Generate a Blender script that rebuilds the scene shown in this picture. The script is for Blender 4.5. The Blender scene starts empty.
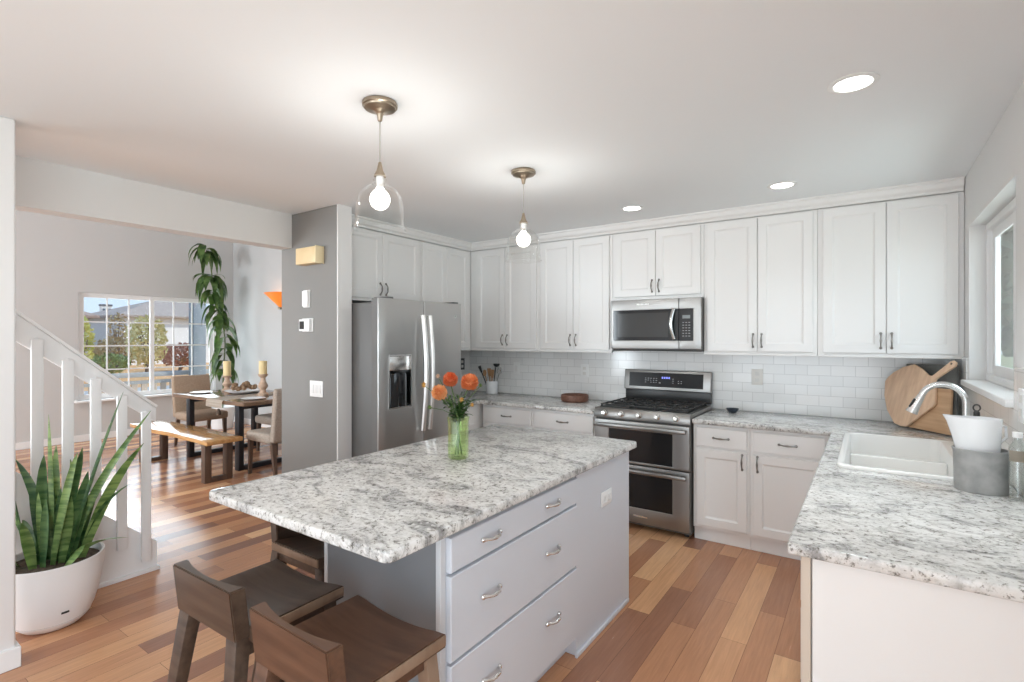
import bpy, bmesh, math, random
from mathutils import Vector, Matrix
PI = math.pi
SC = bpy.context.scene
COL = SC.collection
random.seed(7)

# ---------------------------------------------------------------- camera
cam_d = bpy.data.cameras.new('camera'); cam = bpy.data.objects.new('camera', cam_d); COL.objects.link(cam)
cam.location = (0, 0, 1.52); cam.rotation_euler = (PI/2, 0, math.radians(34.63))
cam_d.sensor_width = 36; cam_d.lens = 516/1024*36; cam_d.shift_y = -3/1024; cam_d.clip_start = .02; cam_d.clip_end = 500
SC.camera = cam
# ---------------------------------------------------------------- world, sun, large lights, exposure
w = bpy.data.worlds.new('sky'); SC.world = w; w.use_nodes = True
wn = w.node_tree.nodes; wl = w.node_tree.links
bg = wn['Background']
tc = wn.new('ShaderNodeTexCoord'); sx = wn.new('ShaderNodeSeparateXYZ'); rp = wn.new('ShaderNodeValToRGB')
wl.new(tc.outputs['Generated'], sx.inputs[0]); wl.new(sx.outputs['Z'], rp.inputs[0]); wl.new(rp.outputs[0], bg.inputs[0])
rp.color_ramp.elements[0].position = 0.0; rp.color_ramp.elements[0].color = (.66, .79, .95, 1)
rp.color_ramp.elements[1].position = .35; rp.color_ramp.elements[1].color = (.42, .62, .95, 1)
bg.inputs[1].default_value = .80
def lamp(name, kind, loc, rot, power, size=None, color=(1,1,1), **kw):
    d = bpy.data.lights.new(name, kind); o = bpy.data.objects.new(name, d); COL.objects.link(o)
    o.location = loc; o.rotation_euler = rot; d.energy = power; d.color = color
    if size and kind == 'AREA': d.shape = 'RECTANGLE'; d.size, d.size_y = size
    for k, v in kw.items(): setattr(d, k, v)
    return o
lamp('sun', 'SUN', (0, 0, 20), (math.radians(-52), 0, math.radians(-32)), 2.3, color=(1, .95, .86), angle=.02)
DAY = (.84, .935, 1.0)
lamp('added_rear_fill', 'AREA', (-1.45, -5.25, 1.25), (math.radians(90), 0, 0), 74, (3.2, 2.2), DAY)  # added fill lamp behind the camera, in an invented patio opening
lamp('added_living_fill', 'AREA', (-6.6, -5.25, 1.6), (math.radians(90), 0, 0), 360, (3.6, 2.4), DAY)  # added fill for the dining side, its window is invented
lamp('dining_window_daylight', 'AREA', (-9.68, 3.56, 1.4), (math.radians(90), 0, math.radians(-90)), 40, (1.9, 1.55), DAY)
lamp('sink_window_daylight', 'AREA', (.86, 3.53, 1.75), (math.radians(90), 0, math.radians(90)), 9, (1.2, .9), DAY)
lamp('added_side_fill', 'AREA', (.47, -1.15, 1.2), (math.radians(90), 0, math.radians(90)), 52, (2.2, 2.1), DAY)  # added fill from an invented side door, lights drawers and left cabinets
vs = SC.view_settings
vs.view_transform = 'Standard'; vs.look = 'None'; vs.exposure = 0.60; vs.gamma = 1.0; vs.use_curve_mapping = False
SC.cycles.max_bounces = 10; SC.cycles.diffuse_bounces = 6; SC.cycles.glossy_bounces = 4
SC.cycles.transparent_max_bounces = 16; SC.cycles.sample_clamp_indirect = 6.0
SC.cycles.caustics_reflective = False; SC.cycles.caustics_refractive = False

# ---------------------------------------------------------------- materials
def M(name, c, rough=.5, metal=0.0, spec=.5, emit=None, estr=0, coat=0, aniso=0):
    m = bpy.data.materials.new(name); m.use_nodes = True
    b = m.node_tree.nodes['Principled BSDF']
    b.inputs['Base Color'].default_value = (*c, 1); b.inputs['Roughness'].default_value = rough
    b.inputs['Metallic'].default_value = metal; b.inputs['Specular IOR Level'].default_value = spec
    b.inputs['Coat Weight'].default_value = coat
    if aniso: b.inputs['Anisotropic'].default_value = aniso
    if emit: b.inputs['Emission Color'].default_value = (*emit, 1); b.inputs['Emission Strength'].default_value = estr
    return m
def NT(m): return m.node_tree.nodes, m.node_tree.links, m.node_tree.nodes['Principled BSDF']
def ramp(n, stops):
    r = n.new('ShaderNodeValToRGB'); e = r.color_ramp.elements
    while len(e) < len(stops): e.new(.5)
    for i, (p, c) in enumerate(stops):
        e[i].position = p; e[i].color = (*c, 1)
    return r
def coords(n, l, scale=(1,1,1), src='Object', rot=(0,0,0), loc=(0,0,0)):
    t = n.new('ShaderNodeTexCoord'); mp = n.new('ShaderNodeMapping')
    mp.inputs['Scale'].default_value = scale; mp.inputs['Rotation'].default_value = rot; mp.inputs['Location'].default_value = loc
    if src == 'World':
        g = n.new('ShaderNodeNewGeometry'); l.new(g.outputs['Position'], mp.inputs[0])
    else: l.new(t.outputs[src], mp.inputs[0])
    return mp.outputs[0]
def noise(n, l, vec, scale, detail=4, rough=.5, dist=0):
    t = n.new('ShaderNodeTexNoise'); l.new(vec, t.inputs['Vector'])
    t.inputs['Scale'].default_value = scale; t.inputs['Detail'].default_value = detail
    t.inputs['Roughness'].default_value = rough; t.inputs['Distortion'].default_value = dist
    return t.outputs['Fac']
def mix(n, l, a, b, fac, mode='MIX'):
    x = n.new('ShaderNodeMix'); x.data_type = 'RGBA'; x.blend_type = mode
    for sock, v in ((x.inputs[6], a), (x.inputs[7], b), (x.inputs[0], fac)):
        if isinstance(v, (int, float)): sock.default_value = v
        elif isinstance(v, tuple): sock.default_value = (*v, 1)
        else: l.new(v, sock)
    return x.outputs[2]
def bump(n, l, b, h, strength=.3, dist=.002):
    x = n.new('ShaderNodeBump'); x.inputs['Strength'].default_value = strength; x.inputs['Distance'].default_value = dist
    l.new(h, x.inputs['Height']); l.new(x.outputs[0], b.inputs['Normal'])
def mnoisy(name, c1, c2, scale, rough=.5, stretch=(1,1,1), bmp=0, lo=.35, hi=.65, src='Object', detail=4, rot=(0,0,0), **k):
    m = M(name, c1, rough, **k); n, l, b = NT(m)
    f = noise(n, l, coords(n, l, stretch, src, rot), scale, detail)
    r = ramp(n, [(lo, c1), (hi, c2)]); l.new(f, r.inputs[0]); l.new(r.outputs[0], b.inputs['Base Color'])
    if bmp: bump(n, l, b, f, bmp)
    return m
WHITE = M('white_paint', (.83, .82, .805), .38)
CEIL = M('ceiling_paint', (.85, .872, .885), .85, spec=.2)
BEAM = M('beam_paint', (.74, .73, .715), .8, spec=.2)
LGREY = M('light_grey_paint', (.74, .735, .725), .8, spec=.2)
GREY = M('grey_wall_paint', (.25, .243, .232), .8, spec=.2)
DGREY = M('dining_grey_paint', (.58, .57, .56), .8, spec=.2)
DWHITE = M('dining_light_paint', (.50, .50, .495), .75, spec=.25)
TRIM = M('white_trim', (.82, .815, .81), .4)
ISL = M('island_grey_paint', (.62, .64, .685), .42)
DARKGAP = M('dark_gap', (.03, .03, .03), .8)
PEWTER = M('pewter', (.30, .28, .26), .32, 1)
NICKEL = M('polished_nickel', (.78, .77, .75), .18, 1)
CHROME = M('brushed_chrome', (.72, .72, .71), .22, 1)
HAND = M('satin_handle', (.72, .71, .69), .38, 1)
BRASS = M('aged_brass', (.40, .33, .25), .36, 1)
BLACKGL = M('black_glass', (.012, .012, .013), .08, spec=.4)
BLACK = M('black_enamel', (.02, .02, .02), .35)
IRON = M('cast_iron', (.035, .034, .033), .6)
PORC = M('white_porcelain', (.86, .845, .82), .15)
CERAM = M('white_ceramic', (.85, .86, .87), .22)
PLAST = M('white_plastic', (.83, .83, .82), .35)
POT = M('pot_white', (.80, .785, .78), .55)
def steel(name, c, rough=.27, axis=(40,40,1)):
    m = M(name, c, rough, 1); n, l, b = NT(m)
    f = noise(n, l, coords(n, l, axis), 6, 3)
    r = ramp(n, [(.3, (rough-.015,)*3), (.7, (rough+.02,)*3)]); l.new(f, r.inputs[0]); l.new(r.outputs[0], b.inputs['Roughness'])
    return m
STEEL = steel('stainless_steel', (.47, .465, .455), .33)
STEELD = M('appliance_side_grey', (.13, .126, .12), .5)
STEELH = M('stainless_horizontal', (.31, .303, .293), .36, 1)
def glass(name, tint=(1,1,1), power=3.0, base=.04, rough=.0, edge=.75):
    m = bpy.data.materials.new(name); m.use_nodes = True; n = m.node_tree.nodes; l = m.node_tree.links
    n.remove(n['Principled BSDF']); out = n['Material Output']
    t = n.new('ShaderNodeBsdfTransparent'); t.inputs[0].default_value = (*tint, 1)
    g = n.new('ShaderNodeBsdfGlossy'); g.inputs['Roughness'].default_value = rough; g.inputs[0].default_value = (1,1,1,1)
    lw = n.new('ShaderNodeLayerWeight'); lw.inputs[0].default_value = .5
    pw = n.new('ShaderNodeMath'); pw.operation = 'POWER'; pw.inputs[1].default_value = power; l.new(lw.outputs['Facing'], pw.inputs[0])
    mr = n.new('ShaderNodeMath'); mr.operation = 'MULTIPLY_ADD'; mr.inputs[1].default_value = edge; mr.inputs[2].default_value = base
    l.new(pw.outputs[0], mr.inputs[0])
    mx = n.new('ShaderNodeMixShader'); l.new(mr.outputs[0], mx.inputs[0]); l.new(t.outputs[0], mx.inputs[1]); l.new(g.outputs[0], mx.inputs[2])
    l.new(mx.outputs[0], out.inputs[0]); return m
PANE = glass('window_glass', (.97, .985, .98), base=.03, edge=.5)
SHADE = glass('clear_glass_shade', (.975, .975, .97), power=3.5, base=.006, rough=.03, edge=1.0)
GREENGL = glass('green_glass', (.89, .965, .76), base=.06, edge=.5)
CLEARGL = glass('clear_bottle_glass', (.93, .94, .93), base=.05, edge=.6)
# granite: white ground, grey drifts along the slab, brown-black grains
def granite(name, rot=0.0):
    m = M(name, (.7, .69, .67), .13, spec=.5); n, l, b = NT(m)
    v = coords(n, l, (1, 1, 1), 'World', (0, 0, rot))
    vs_ = coords(n, l, (1, 1.7, 1), 'World', (0, 0, rot))
    big = noise(n, l, vs_, 4.2, 8, .66, 1.3)
    r1 = ramp(n, [(.36, (.34, .335, .33)), (.45, (.62, .61, .595)), (.53, (.74, .73, .71)), (.64, (.80, .79, .765)), (.74, (.52, .505, .48))]); l.new(big, r1.inputs[0])
    mid = noise(n, l, vs_, 15, 8, .76, 1.0)
    r2 = ramp(n, [(.36, (.36, .355, .345)), (.45, (.80, .79, .77)), (.54, (1, 1, 1))]); l.new(mid, r2.inputs[0])
    c1 = mix(n, l, r1.outputs[0], r2.outputs[0], .85, 'MULTIPLY')
    sp = noise(n, l, v, 62, 5, .7)
    r3 = ramp(n, [(.35, (.10, .09, .075)), (.41, (.55, .53, .50)), (.46, (1, 1, 1))]); l.new(sp, r3.inputs[0])
    c2 = mix(n, l, c1, r3.outputs[0], .85, 'MULTIPLY')
    wh = noise(n, l, v, 55, 3, .6)
    r4 = ramp(n, [(.55, (0, 0, 0)), (.66, (.7, .7, .7))]); l.new(wh, r4.inputs[0])
    c3 = mix(n, l, c2, (.78, .77, .745), r4.outputs[0])
    l.new(c3, b.inputs['Base Color']); return m
GRAN = granite('granite_island', .5)
GRAN2 = granite('granite_counter', .25)
# hardwood planks running in Y
def floor_mat():
    m = M('hardwood_planks', (.3, .18, .1), .3, spec=.45); n, l, b = NT(m)
    v = coords(n, l, (1, 1, 1), 'World', (0, 0, -PI/2))
    br = n.new('ShaderNodeTexBrick'); l.new(v, br.inputs['Vector'])
    br.inputs['Scale'].default_value = 1; br.inputs['Brick Width'].default_value = 1.05; br.inputs['Row Height'].default_value = .124
    br.inputs['Mortar Size'].default_value = .0009; br.inputs['Mortar Smooth'].default_value = .3
    br.inputs['Color1'].default_value = (0,0,0,1); br.inputs['Color2'].default_value = (1,1,1,1); br.inputs['Mortar'].default_value = (.5,.5,.5,1)
    br.offset = .37; br.offset_frequency = 2; br.squash = 1
    r = ramp(n, [(0, (.24, .12, .088)), (.12, (.31, .152, .099)), (.30, (.43, .203, .112)), (.56, (.53, .265, .143)), (.80, (.68, .375, .20)), (1, (.84, .53, .305))])
    l.new(br.outputs['Color'], r.inputs[0])
    g = noise(n, l, coords(n, l, (28, 1.6, 1), 'World'), 2.2, 6, .65, .6)
    rg = ramp(n, [(.25, (.72, .70, .68)), (.75, (1.12, 1.1, 1.08))]); l.new(g, rg.inputs[0])
    c = mix(n, l, r.outputs[0], rg.outputs[0], .7, 'MULTIPLY')
    c = mix(n, l, c, (.09, .045, .028), br.outputs['Fac'])
    l.new(c, b.inputs['Base Color'])
    rr = ramp(n, [(.2, (.17,)*3), (.8, (.29,)*3)]); l.new(g, rr.inputs[0]); l.new(rr.outputs[0], b.inputs['Roughness'])
    bump(n, l, b, br.outputs['Fac'], -.25, .001); return m
FLOOR = floor_mat()
def tile_mat(name, swap):
    m = M(name, (.8, .8, .79), .14, spec=.5); n, l, b = NT(m)
    g = n.new('ShaderNodeNewGeometry'); s = n.new('ShaderNodeSeparateXYZ'); c = n.new('ShaderNodeCombineXYZ')
    l.new(g.outputs['Position'], s.inputs[0]); l.new(s.outputs['Y' if swap else 'X'], c.inputs[0])
    a = n.new('ShaderNodeMath'); a.inputs[1].default_value = -.915; l.new(s.outputs['Z'], a.inputs[0]); l.new(a.outputs[0], c.inputs[1])
    br = n.new('ShaderNodeTexBrick'); l.new(c.outputs[0], br.inputs['Vector'])
    br.inputs['Scale'].default_value = 1; br.inputs['Brick Width'].default_value = .1575; br.inputs['Row Height'].default_value = .0786
    br.inputs['Mortar Size'].default_value = .0022; br.inputs['Mortar Smooth'].default_value = .6
    br.inputs['Color1'].default_value = (.77,.77,.76,1); br.inputs['Color2'].default_value = (.84,.835,.825,1); br.inputs['Mortar'].default_value = (.56,.555,.545,1)
    l.new(br.outputs['Color'], b.inputs['Base Color'])
    bump(n, l, b, br.outputs['Fac'], -.5, .0025); return m
TILE = tile_mat('subway_tile', False); TILE2 = tile_mat('subway_tile_side', True)
def wood(name, c1, c2, scale=3, stretch=(1, 12, 12), rough=.4, bmp=.1, lo=.3, hi=.7, **k):
    return mnoisy(name, c1, c2, scale, rough, stretch, bmp, lo, hi, detail=6, **k)
STOOLW = wood('stool_wood_dark', (.050, .029, .019), (.092, .058, .039), 3.0, (1.2, 14, 14), .38)
STOOLW2 = wood('stool_wood_red', (.075, .036, .021), (.125, .062, .036), 3.0, (1.2, 14, 14), .40)
STOOLE = wood('stool_wood_edge', (.20, .125, .08), (.30, .20, .135), 4, (3, 3, 1), .5)
BOARDW = wood('board_beech', (.68, .45, .30), (.84, .60, .42), 3, (7, 16, 1.3), .5, rot=(0, math.radians(-52), 0))
BOARDW2 = wood('board_oak', (.50, .30, .17), (.66, .43, .26), 3, (1.2, 1.2, 16), .5)
BOWLW = wood('bowl_walnut', (.13, .055, .035), (.24, .115, .075), 8, (6, 6, 12), .5)
HONEY = wood('bench_honey', (.42, .21, .075), (.62, .36, .15), 3, (1, 9, 9), .14)
TABLEW = wood('table_walnut', (.14, .085, .055), (.24, .15, .10), 3, (1, 9, 9), .10)
LEGW = wood('dark_leg_wood', (.075, .045, .032), (.12, .075, .052), 4, (6, 6, 1), .4)
MLEG = M('dark_metal_leg', (.035, .035, .04), .4, .6)
CLAYW = wood('carved_wood', (.42, .28, .19), (.58, .42, .31), 12, (1, 1, 4), .6)
FABRIC = mnoisy('tan_fabric', (.33, .235, .165), (.41, .30, .215), 60, .85, bmp=.2)
FABRICB = mnoisy('taupe_fabric', (.30, .245, .20), (.38, .32, .265), 60, .85, bmp=.2)
GALV = mnoisy('galvanized_zinc', (.36, .36, .355), (.52, .52, .51), 16, .55, metal=.35, bmp=.05)
SLATE = mnoisy('slate', (.07, .075, .072), (.17, .172, .165), 7, .4)
SOIL = mnoisy('soil', (.05, .035, .025), (.12, .085, .06), 40, .9, bmp=.6)
CARPET = mnoisy('stair_carpet', (.50, .50, .495), (.60, .60, .595), 90, .95, bmp=.4)
def leafmat(name, c1, c2, scale, stretch, rough=.4):
    return mnoisy(name, c1, c2, scale, rough, stretch, lo=.4, hi=.6)
SNAKE = leafmat('snake_leaf', (.12, .225, .06), (.33, .46, .16), 6, (1, 1, 7))
SNAKE2 = leafmat('snake_leaf_dark', (.045, .12, .04), (.13, .24, .08), 6, (1, 1, 6))
LEAF = leafmat('corn_plant_leaf', (.06, .125, .03), (.17, .27, .08), 8, (1, 1, 1), .35)
STEM = M('plant_stem', (.13, .17, .06), .5)
BARK = mnoisy('bark', (.12, .09, .07), (.22, .17, .13), 10, .9)

# ---------------------------------------------------------------- mesh helpers
class B:
    def __init__(s): s.m = bmesh.new()
    def _add(s, t):
        me = bpy.data.meshes.new('tmp'); t.to_mesh(me); t.free(); s.m.from_mesh(me); bpy.data.meshes.remove(me); return s
    def box(s, x0, x1, y0, y1, z0, z1, bev=0, seg=2, mx=None):
        t = bmesh.new(); bmesh.ops.create_cube(t, size=1)
        for v in t.verts: v.co = Vector(((x0+x1)/2+v.co.x*(x1-x0), (y0+y1)/2+v.co.y*(y1-y0), (z0+z1)/2+v.co.z*(z1-z0)))
        if bev: bmesh.ops.bevel(t, geom=t.edges[:], offset=bev, segments=seg, affect='EDGES', profile=.5)
        if mx: t.transform(mx)
        return s._add(t)
    def bar(s, p0, p1, w, h, w1=None, h1=None, up=(0,0,1), bev=0):
        # tapered rectangular bar between two points
        p0, p1 = Vector(p0), Vector(p1); d = (p1-p0).normalized(); u = Vector(up)
        if abs(d.dot(u)) > .95: u = Vector((0,1,0))
        a = d.cross(u).normalized(); c = a.cross(d).normalized()
        w1 = w if w1 is None else w1; h1 = h if h1 is None else h1
        t = bmesh.new(); vs_ = []
        for p, ww, hh in ((p0, w, h), (p1, w1, h1)):
            vs_.append([t.verts.new(p+a*sx_*ww/2+c*sy_*hh/2) for sx_, sy_ in ((-1,-1),(1,-1),(1,1),(-1,1))])
        t.faces.new(vs_[0][::-1]); t.faces.new(vs_[1])
        for i in range(4): t.faces.new((vs_[0][i], vs_[0][(i+1)%4], vs_[1][(i+1)%4], vs_[1][i]))
        if bev: bmesh.ops.bevel(t, geom=t.edges[:], offset=bev, segments=2, affect='EDGES', profile=.5)
        return s._add(t)
    def tube(s, pts, r, n=10, flat=1.0):
        pts = [Vector(p) for p in pts]; rs = r if isinstance(r, (list, tuple)) else [r]*len(pts)
        t = bmesh.new(); rings = []; prev = None
        for i, p in enumerate(pts):
            d = (pts[min(i+1, len(pts)-1)]-pts[max(i-1, 0)]).normalized()
            if prev is None:
                a = d.orthogonal().normalized()
            else:
                a = (prev - d*prev.dot(d)).normalized()
            prev = a; c = d.cross(a)
            rings.append([t.verts.new(p+(a*math.cos(2*PI*k/n)+c*math.sin(2*PI*k/n)*flat)*rs[i]) for k in range(n)])
        for A, C in zip(rings, rings[1:]):
            for k in range(n): t.faces.new((A[k], A[(k+1)%n], C[(k+1)%n], C[k]))
        t.faces.new(rings[0][::-1]); t.faces.new(rings[-1])
        return s._add(t)
    def lathe(s, prof, n=32, c=(0,0,0), sx_=1, sy_=1, mx=None):
        t = bmesh.new(); rings = []
        for r, z in prof:
            if r < 1e-6: rings.append([t.verts.new((c[0], c[1], c[2]+z))])
            else: rings.append([t.verts.new((c[0]+r*sx_*math.cos(2*PI*k/n), c[1]+r*sy_*math.sin(2*PI*k/n), c[2]+z)) for k in range(n)])
        for A, C in zip(rings, rings[1:]):
            if len(A) == len(C) == 1: continue
            for k in range(n):
                k2 = (k+1) % n
                if len(A) == 1: t.faces.new((A[0], C[k2], C[k]))
                elif len(C) == 1: t.faces.new((A[k], A[k2], C[0]))
                else: t.faces.new((A[k], A[k2], C[k2], C[k]))
        bmesh.ops.recalc_face_normals(t, faces=t.faces[:])
        if mx: t.transform(mx)
        return s._add(t)
    def sphere(s, c, r, sx_=1, sy_=1, sz_=1, seg=16, jit=0):
        t = bmesh.new(); bmesh.ops.create_uvsphere(t, u_segments=seg, v_segments=max(6, seg//2), radius=r)
        for v in t.verts:
            k = 1+random.uniform(-jit, jit); v.co = Vector((c[0]+v.co.x*sx_*k, c[1]+v.co.y*sy_*k, c[2]+v.co.z*sz_*k))
        return s._add(t)
    def prism(s, poly, fr, t0, t1, bev=0, seg=2):
        # polygon (u, v) in frame fr, extruded from n=t0 to n=t1
        t = bmesh.new(); A = [t.verts.new(fr(u, v, t0)) for u, v in poly]; C = [t.verts.new(fr(u, v, t1)) for u, v in poly]
        t.faces.new(A[::-1]); t.faces.new(C); n = len(poly)
        for i in range(n): t.faces.new((A[i], A[(i+1)%n], C[(i+1)%n], C[i]))
        bmesh.ops.recalc_face_normals(t, faces=t.faces[:])
        if bev:
            es = [e for e in t.edges if e.calc_face_angle(0) > .9]
            bmesh.ops.bevel(t, geom=es, offset=bev, segments=seg, affect='EDGES', profile=.5)
        return s._add(t)
    def cells(s, us, vs_, inc, fr, t0, t1, bev=0, seg=3):
        # slab made of grid cells (holes where inc is False)
        t = bmesh.new(); V = {}
        def vt(i, j, k):
            if (i, j, k) not in V: V[i, j, k] = t.verts.new(fr(us[i], vs_[j], (t0, t1)[k]))
            return V[i, j, k]
        I = lambda i, j: 0 <= i < len(us)-1 and 0 <= j < len(vs_)-1 and inc(i, j)
        for i in range(len(us)-1):
            for j in range(len(vs_)-1):
                if not I(i, j): continue
                t.faces.new((vt(i,j,1), vt(i+1,j,1), vt(i+1,j+1,1), vt(i,j+1,1)))
                t.faces.new((vt(i,j,0), vt(i,j+1,0), vt(i+1,j+1,0), vt(i+1,j,0)))
                for (a, b_, di, dj) in (((i,j),(i+1,j),0,-1), ((i+1,j),(i+1,j+1),1,0), ((i+1,j+1),(i,j+1),0,1), ((i,j+1),(i,j),-1,0)):
                    if not I(i+di, j+dj): t.faces.new((vt(*a,0), vt(*b_,0), vt(*b_,1), vt(*a,1)))
        bmesh.ops.recalc_face_normals(t, faces=t.faces[:])
        if bev:
            es = [e for e in t.edges if e.calc_face_angle(0) > .9]
            bmesh.ops.bevel(t, geom=es, offset=bev, segments=seg, affect='EDGES', profile=.5)
        return s._add(t)
    def door(s, fr, w_, h, t=.02, stile=.06, rec=.009, slope=.012):
        m = bmesh.new()
        def ring(i, n): return [m.verts.new(fr(u, v, n)) for u, v in ((i, i), (w_-i, i), (w_-i, h-i), (i, h-i))]
        R = [ring(0, 0), ring(0, t-.003), ring(.003, t)]
        if stile: R += [ring(stile, t), ring(stile+.002, t-.004), ring(stile+slope, t-rec)]
        m.faces.new(R[0][::-1]); m.faces.new(R[-1])
        for A, C in zip(R, R[1:]):
            for k in range(4): m.faces.new((A[k], A[(k+1)%4], C[(k+1)%4], C[k]))
        bmesh.ops.recalc_face_normals(m, faces=m.faces[:]); return s._add(m)
    def pull(s, fr, L=.1, r=.0045, out=.026, vert=True, twist=False):
        P = []; R = []
        for k in range(15):
            a = k/14; q = (a-.5)*L; o = out*min(1, math.sin(PI*a)*1.25)+.002
            P.append(fr(0, q, o) if vert else fr(q, 0, o))
            R.append(r*(1.7 if k in (0, 14) else 1.25 if k in (1, 13) else 1.0+.55*math.exp(-((a-.5)/.14)**2)))
        s.tube(P, R, 8)
        for e in (-.5, .5):
            c = fr(0, e*L, .003) if vert else fr(e*L, 0, .003); s.sphere(c, r*2.0, seg=10)
        return s
    def leaf(s, pts, widths, side, cup=.25):
        # blade following pts, with width along `side`, folded a little along its midrib
        t = bmesh.new(); rows = []; side = Vector(side).normalized()
        pts = [Vector(p) for p in pts]
        for i, (p, wd) in enumerate(zip(pts, widths)):
            d = (pts[min(i+1, len(pts)-1)]-pts[max(i-1, 0)]).normalized()
            a = (side-d*side.dot(d)).normalized(); c = a.cross(d)
            rows.append([t.verts.new(p-a*wd/2+c*cup*wd/2), t.verts.new(p), t.verts.new(p+a*wd/2+c*cup*wd/2)])
        for A, C in zip(rows, rows[1:]):
            for k in range(2): t.faces.new((A[k], A[k+1], C[k+1], C[k]))
        bmesh.ops.solidify(t, geom=t.faces[:], thickness=.0022)
        return s._add(t)
def FR(o, u, v, n):
    o, u, v, n = Vector(o), Vector(u), Vector(v), Vector(n)
    return lambda a, b, c=0: o+u*a+v*b+n*c
XY = FR((0,0,0), (1,0,0), (0,1,0), (0,0,1))
def FB(x, y, z): return FR((x, y, z), (1,0,0), (0,0,1), (0,-1,0))     # facing -Y
def FX(x, y, z): return FR((x, y, z), (0,1,0), (0,0,1), (1,0,0))      # facing +X

def round_rect(x0, x1, y0, y1, r_, n=5):
    P = []
    for cx, cy, a0 in ((x1-r_, y0+r_, -PI/2), (x1-r_, y1-r_, 0), (x0+r_, y1-r_, PI/2), (x0+r_, y0+r_, PI)):
        for k in range(n+1): a = a0+PI/2*k/n; P.append((cx+r_*math.cos(a), cy+r_*math.sin(a)))
    return P
def off(p):
    v = Vector((0,0,0))
    while p is not None: v = v+p.location; p = p.parent
    return v
def obj(name, b, mat, parent=None, sm=35, mats=None):
    bm = b.m
    me = bpy.data.meshes.new(name)
    o = bpy.data.objects.new(name, me)
    if parent is not None:
        d = off(parent)
        for v in bm.verts: v.co -= d
    else:
        xs = [v.co.x for v in bm.verts]; ys = [v.co.y for v in bm.verts]; zs = [v.co.z for v in bm.verts]
        c = Vector(((min(xs)+max(xs))/2, (min(ys)+max(ys))/2, min(zs)))
        for v in bm.verts: v.co -= c
        o.location = c
    bm.to_mesh(me); bm.free(); me.materials.append(mat)
    if sm:
        for p in me.polygons: p.use_smooth = True
        me.set_sharp_from_angle(angle=math.radians(sm))
    COL.objects.link(o); o.parent = parent
    return o
def tag(o, label, cat, group=None, kind=None):
    if kind: o['kind'] = kind
    if label: o['label'] = label
    if cat: o['category'] = cat
    if group: o['group'] = group
    return o
def thing(name, label, cat, loc=(0,0,0), group=None):
    o = bpy.data.objects.new(name, None); COL.objects.link(o); o.location = loc; o.empty_display_size = .1
    return tag(o, label, cat, group)
def struct(name, b, mat, label, cat, parent=None, sm=0):
    o = obj(name, b, mat, parent, sm); o['kind'] = 'structure'; o['label'] = label; o['category'] = cat; return o
def copy_tree(o, parent=None):
    c = o.copy(); COL.objects.link(c); c.parent = parent
    for ch in list(o.children): copy_tree(ch, c)
    return c

# ================================================================ SETTING
CZ = 2.53; BY = 4.64; RX = .50; LX = -3.80
UPZ = 1.40
struct('floor', B().box(-9.62, .70, -5.5, 5.0, -.12, 0), FLOOR, 'hardwood floor of mixed red-brown planks', 'floor')
struct('ceiling', B().box(-4.0, .70, -5.5, 4.80, CZ, CZ+.12), CEIL, 'flat off-white kitchen ceiling', 'ceiling')
struct('ceiling', B().box(-9.75, -4.0, -5.5, 5.0, 4.1, 4.2), CEIL, 'high ceiling above the dining room', 'ceiling')
struct('wall_back', B().box(-3.95, .70, BY+.012, BY+.16, 0, CZ), LGREY, 'kitchen wall behind the range and upper cabinets', 'wall')
struct('trim_1', B().box(LX+.001, RX-.013, BY, BY+.0115, .9155, 1.9), TILE, 'white subway tile backsplash behind the range', 'backsplash', sm=0)
# right wall with the sink window
wy0, wy1, wz0, wz1 = 2.93, 4.13, 1.267, 2.194
struct('wall_right', B().cells([-5.5, -2.3, 0.0, wy0, wy1, 4.652], [0, .05, wz0, wz1, 2.25, CZ], lambda i, j: not ((i == 3 and j == 2) or (i == 1 and j in (1, 2, 3))), FR((RX,0,0), (0,1,0), (0,0,1), (1,0,0)), 0, .12), LGREY, 'light grey wall with the sink window', 'wall')  # the out-of-view door opening is added for the side fill
struct('trim_2', B().cells([.9, wy0-.035, wy1+.02, BY-.001], [.9155, wz0-.034, 1.40], lambda i, j: not (i == 1 and j == 1), FR((RX-.012,0,0), (0,1,0), (0,0,1), (1,0,0)), 0, .0115), TILE2, 'white subway tile below and beside the sink window', 'backsplash', sm=0)
# left kitchen wall, pier, header, near wall
struct('wall_left', B().box(LX-.16, LX, 2.58, BY+.012, 0, CZ), LGREY, 'kitchen wall behind the refrigerator', 'wall')
struct('wall_pier', B().cells([-4.035, -3.30], [0, CZ], lambda i, j: True, FR((0, 2.45, 0), (1,0,0), (0,0,1), (0,1,0)), 0, .13, bev=.012), GREY, 'grey wall end with thermostats between dining room and kitchen', 'wall', sm=30)
struct('wall_return', B().box(-3.299, -3.288, 2.452, 2.579, 0, CZ), LGREY, 'light narrow side of the grey wall end', 'wall')
struct('wall_header', B().box(-4.03, -3.88, -5.38, 2.449, 2.255, 4.1), BEAM, 'light beam over the opening to the dining room', 'wall')
struct('wall_above', B().box(-4.0, -3.881, 2.45, 5.0, CZ, 4.1), DGREY, 'wall above the kitchen seen from the dining room', 'wall')
struct('wall_near_left', B().cells([-3.36, -3.24], [0, CZ], lambda i, j: True, FR((0, -5.38, 0), (1,0,0), (0,0,1), (0,1,0)), 0, 6.04, bev=.012), TRIM, 'white wall end at the left edge', 'wall', sm=30)
bb = B().box(-3.375, -3.225, -2.9, .675, .0005, .095, .004)
struct('baseboard_near_left', bb, TRIM, 'white baseboard round the near wall end', 'baseboard')
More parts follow.
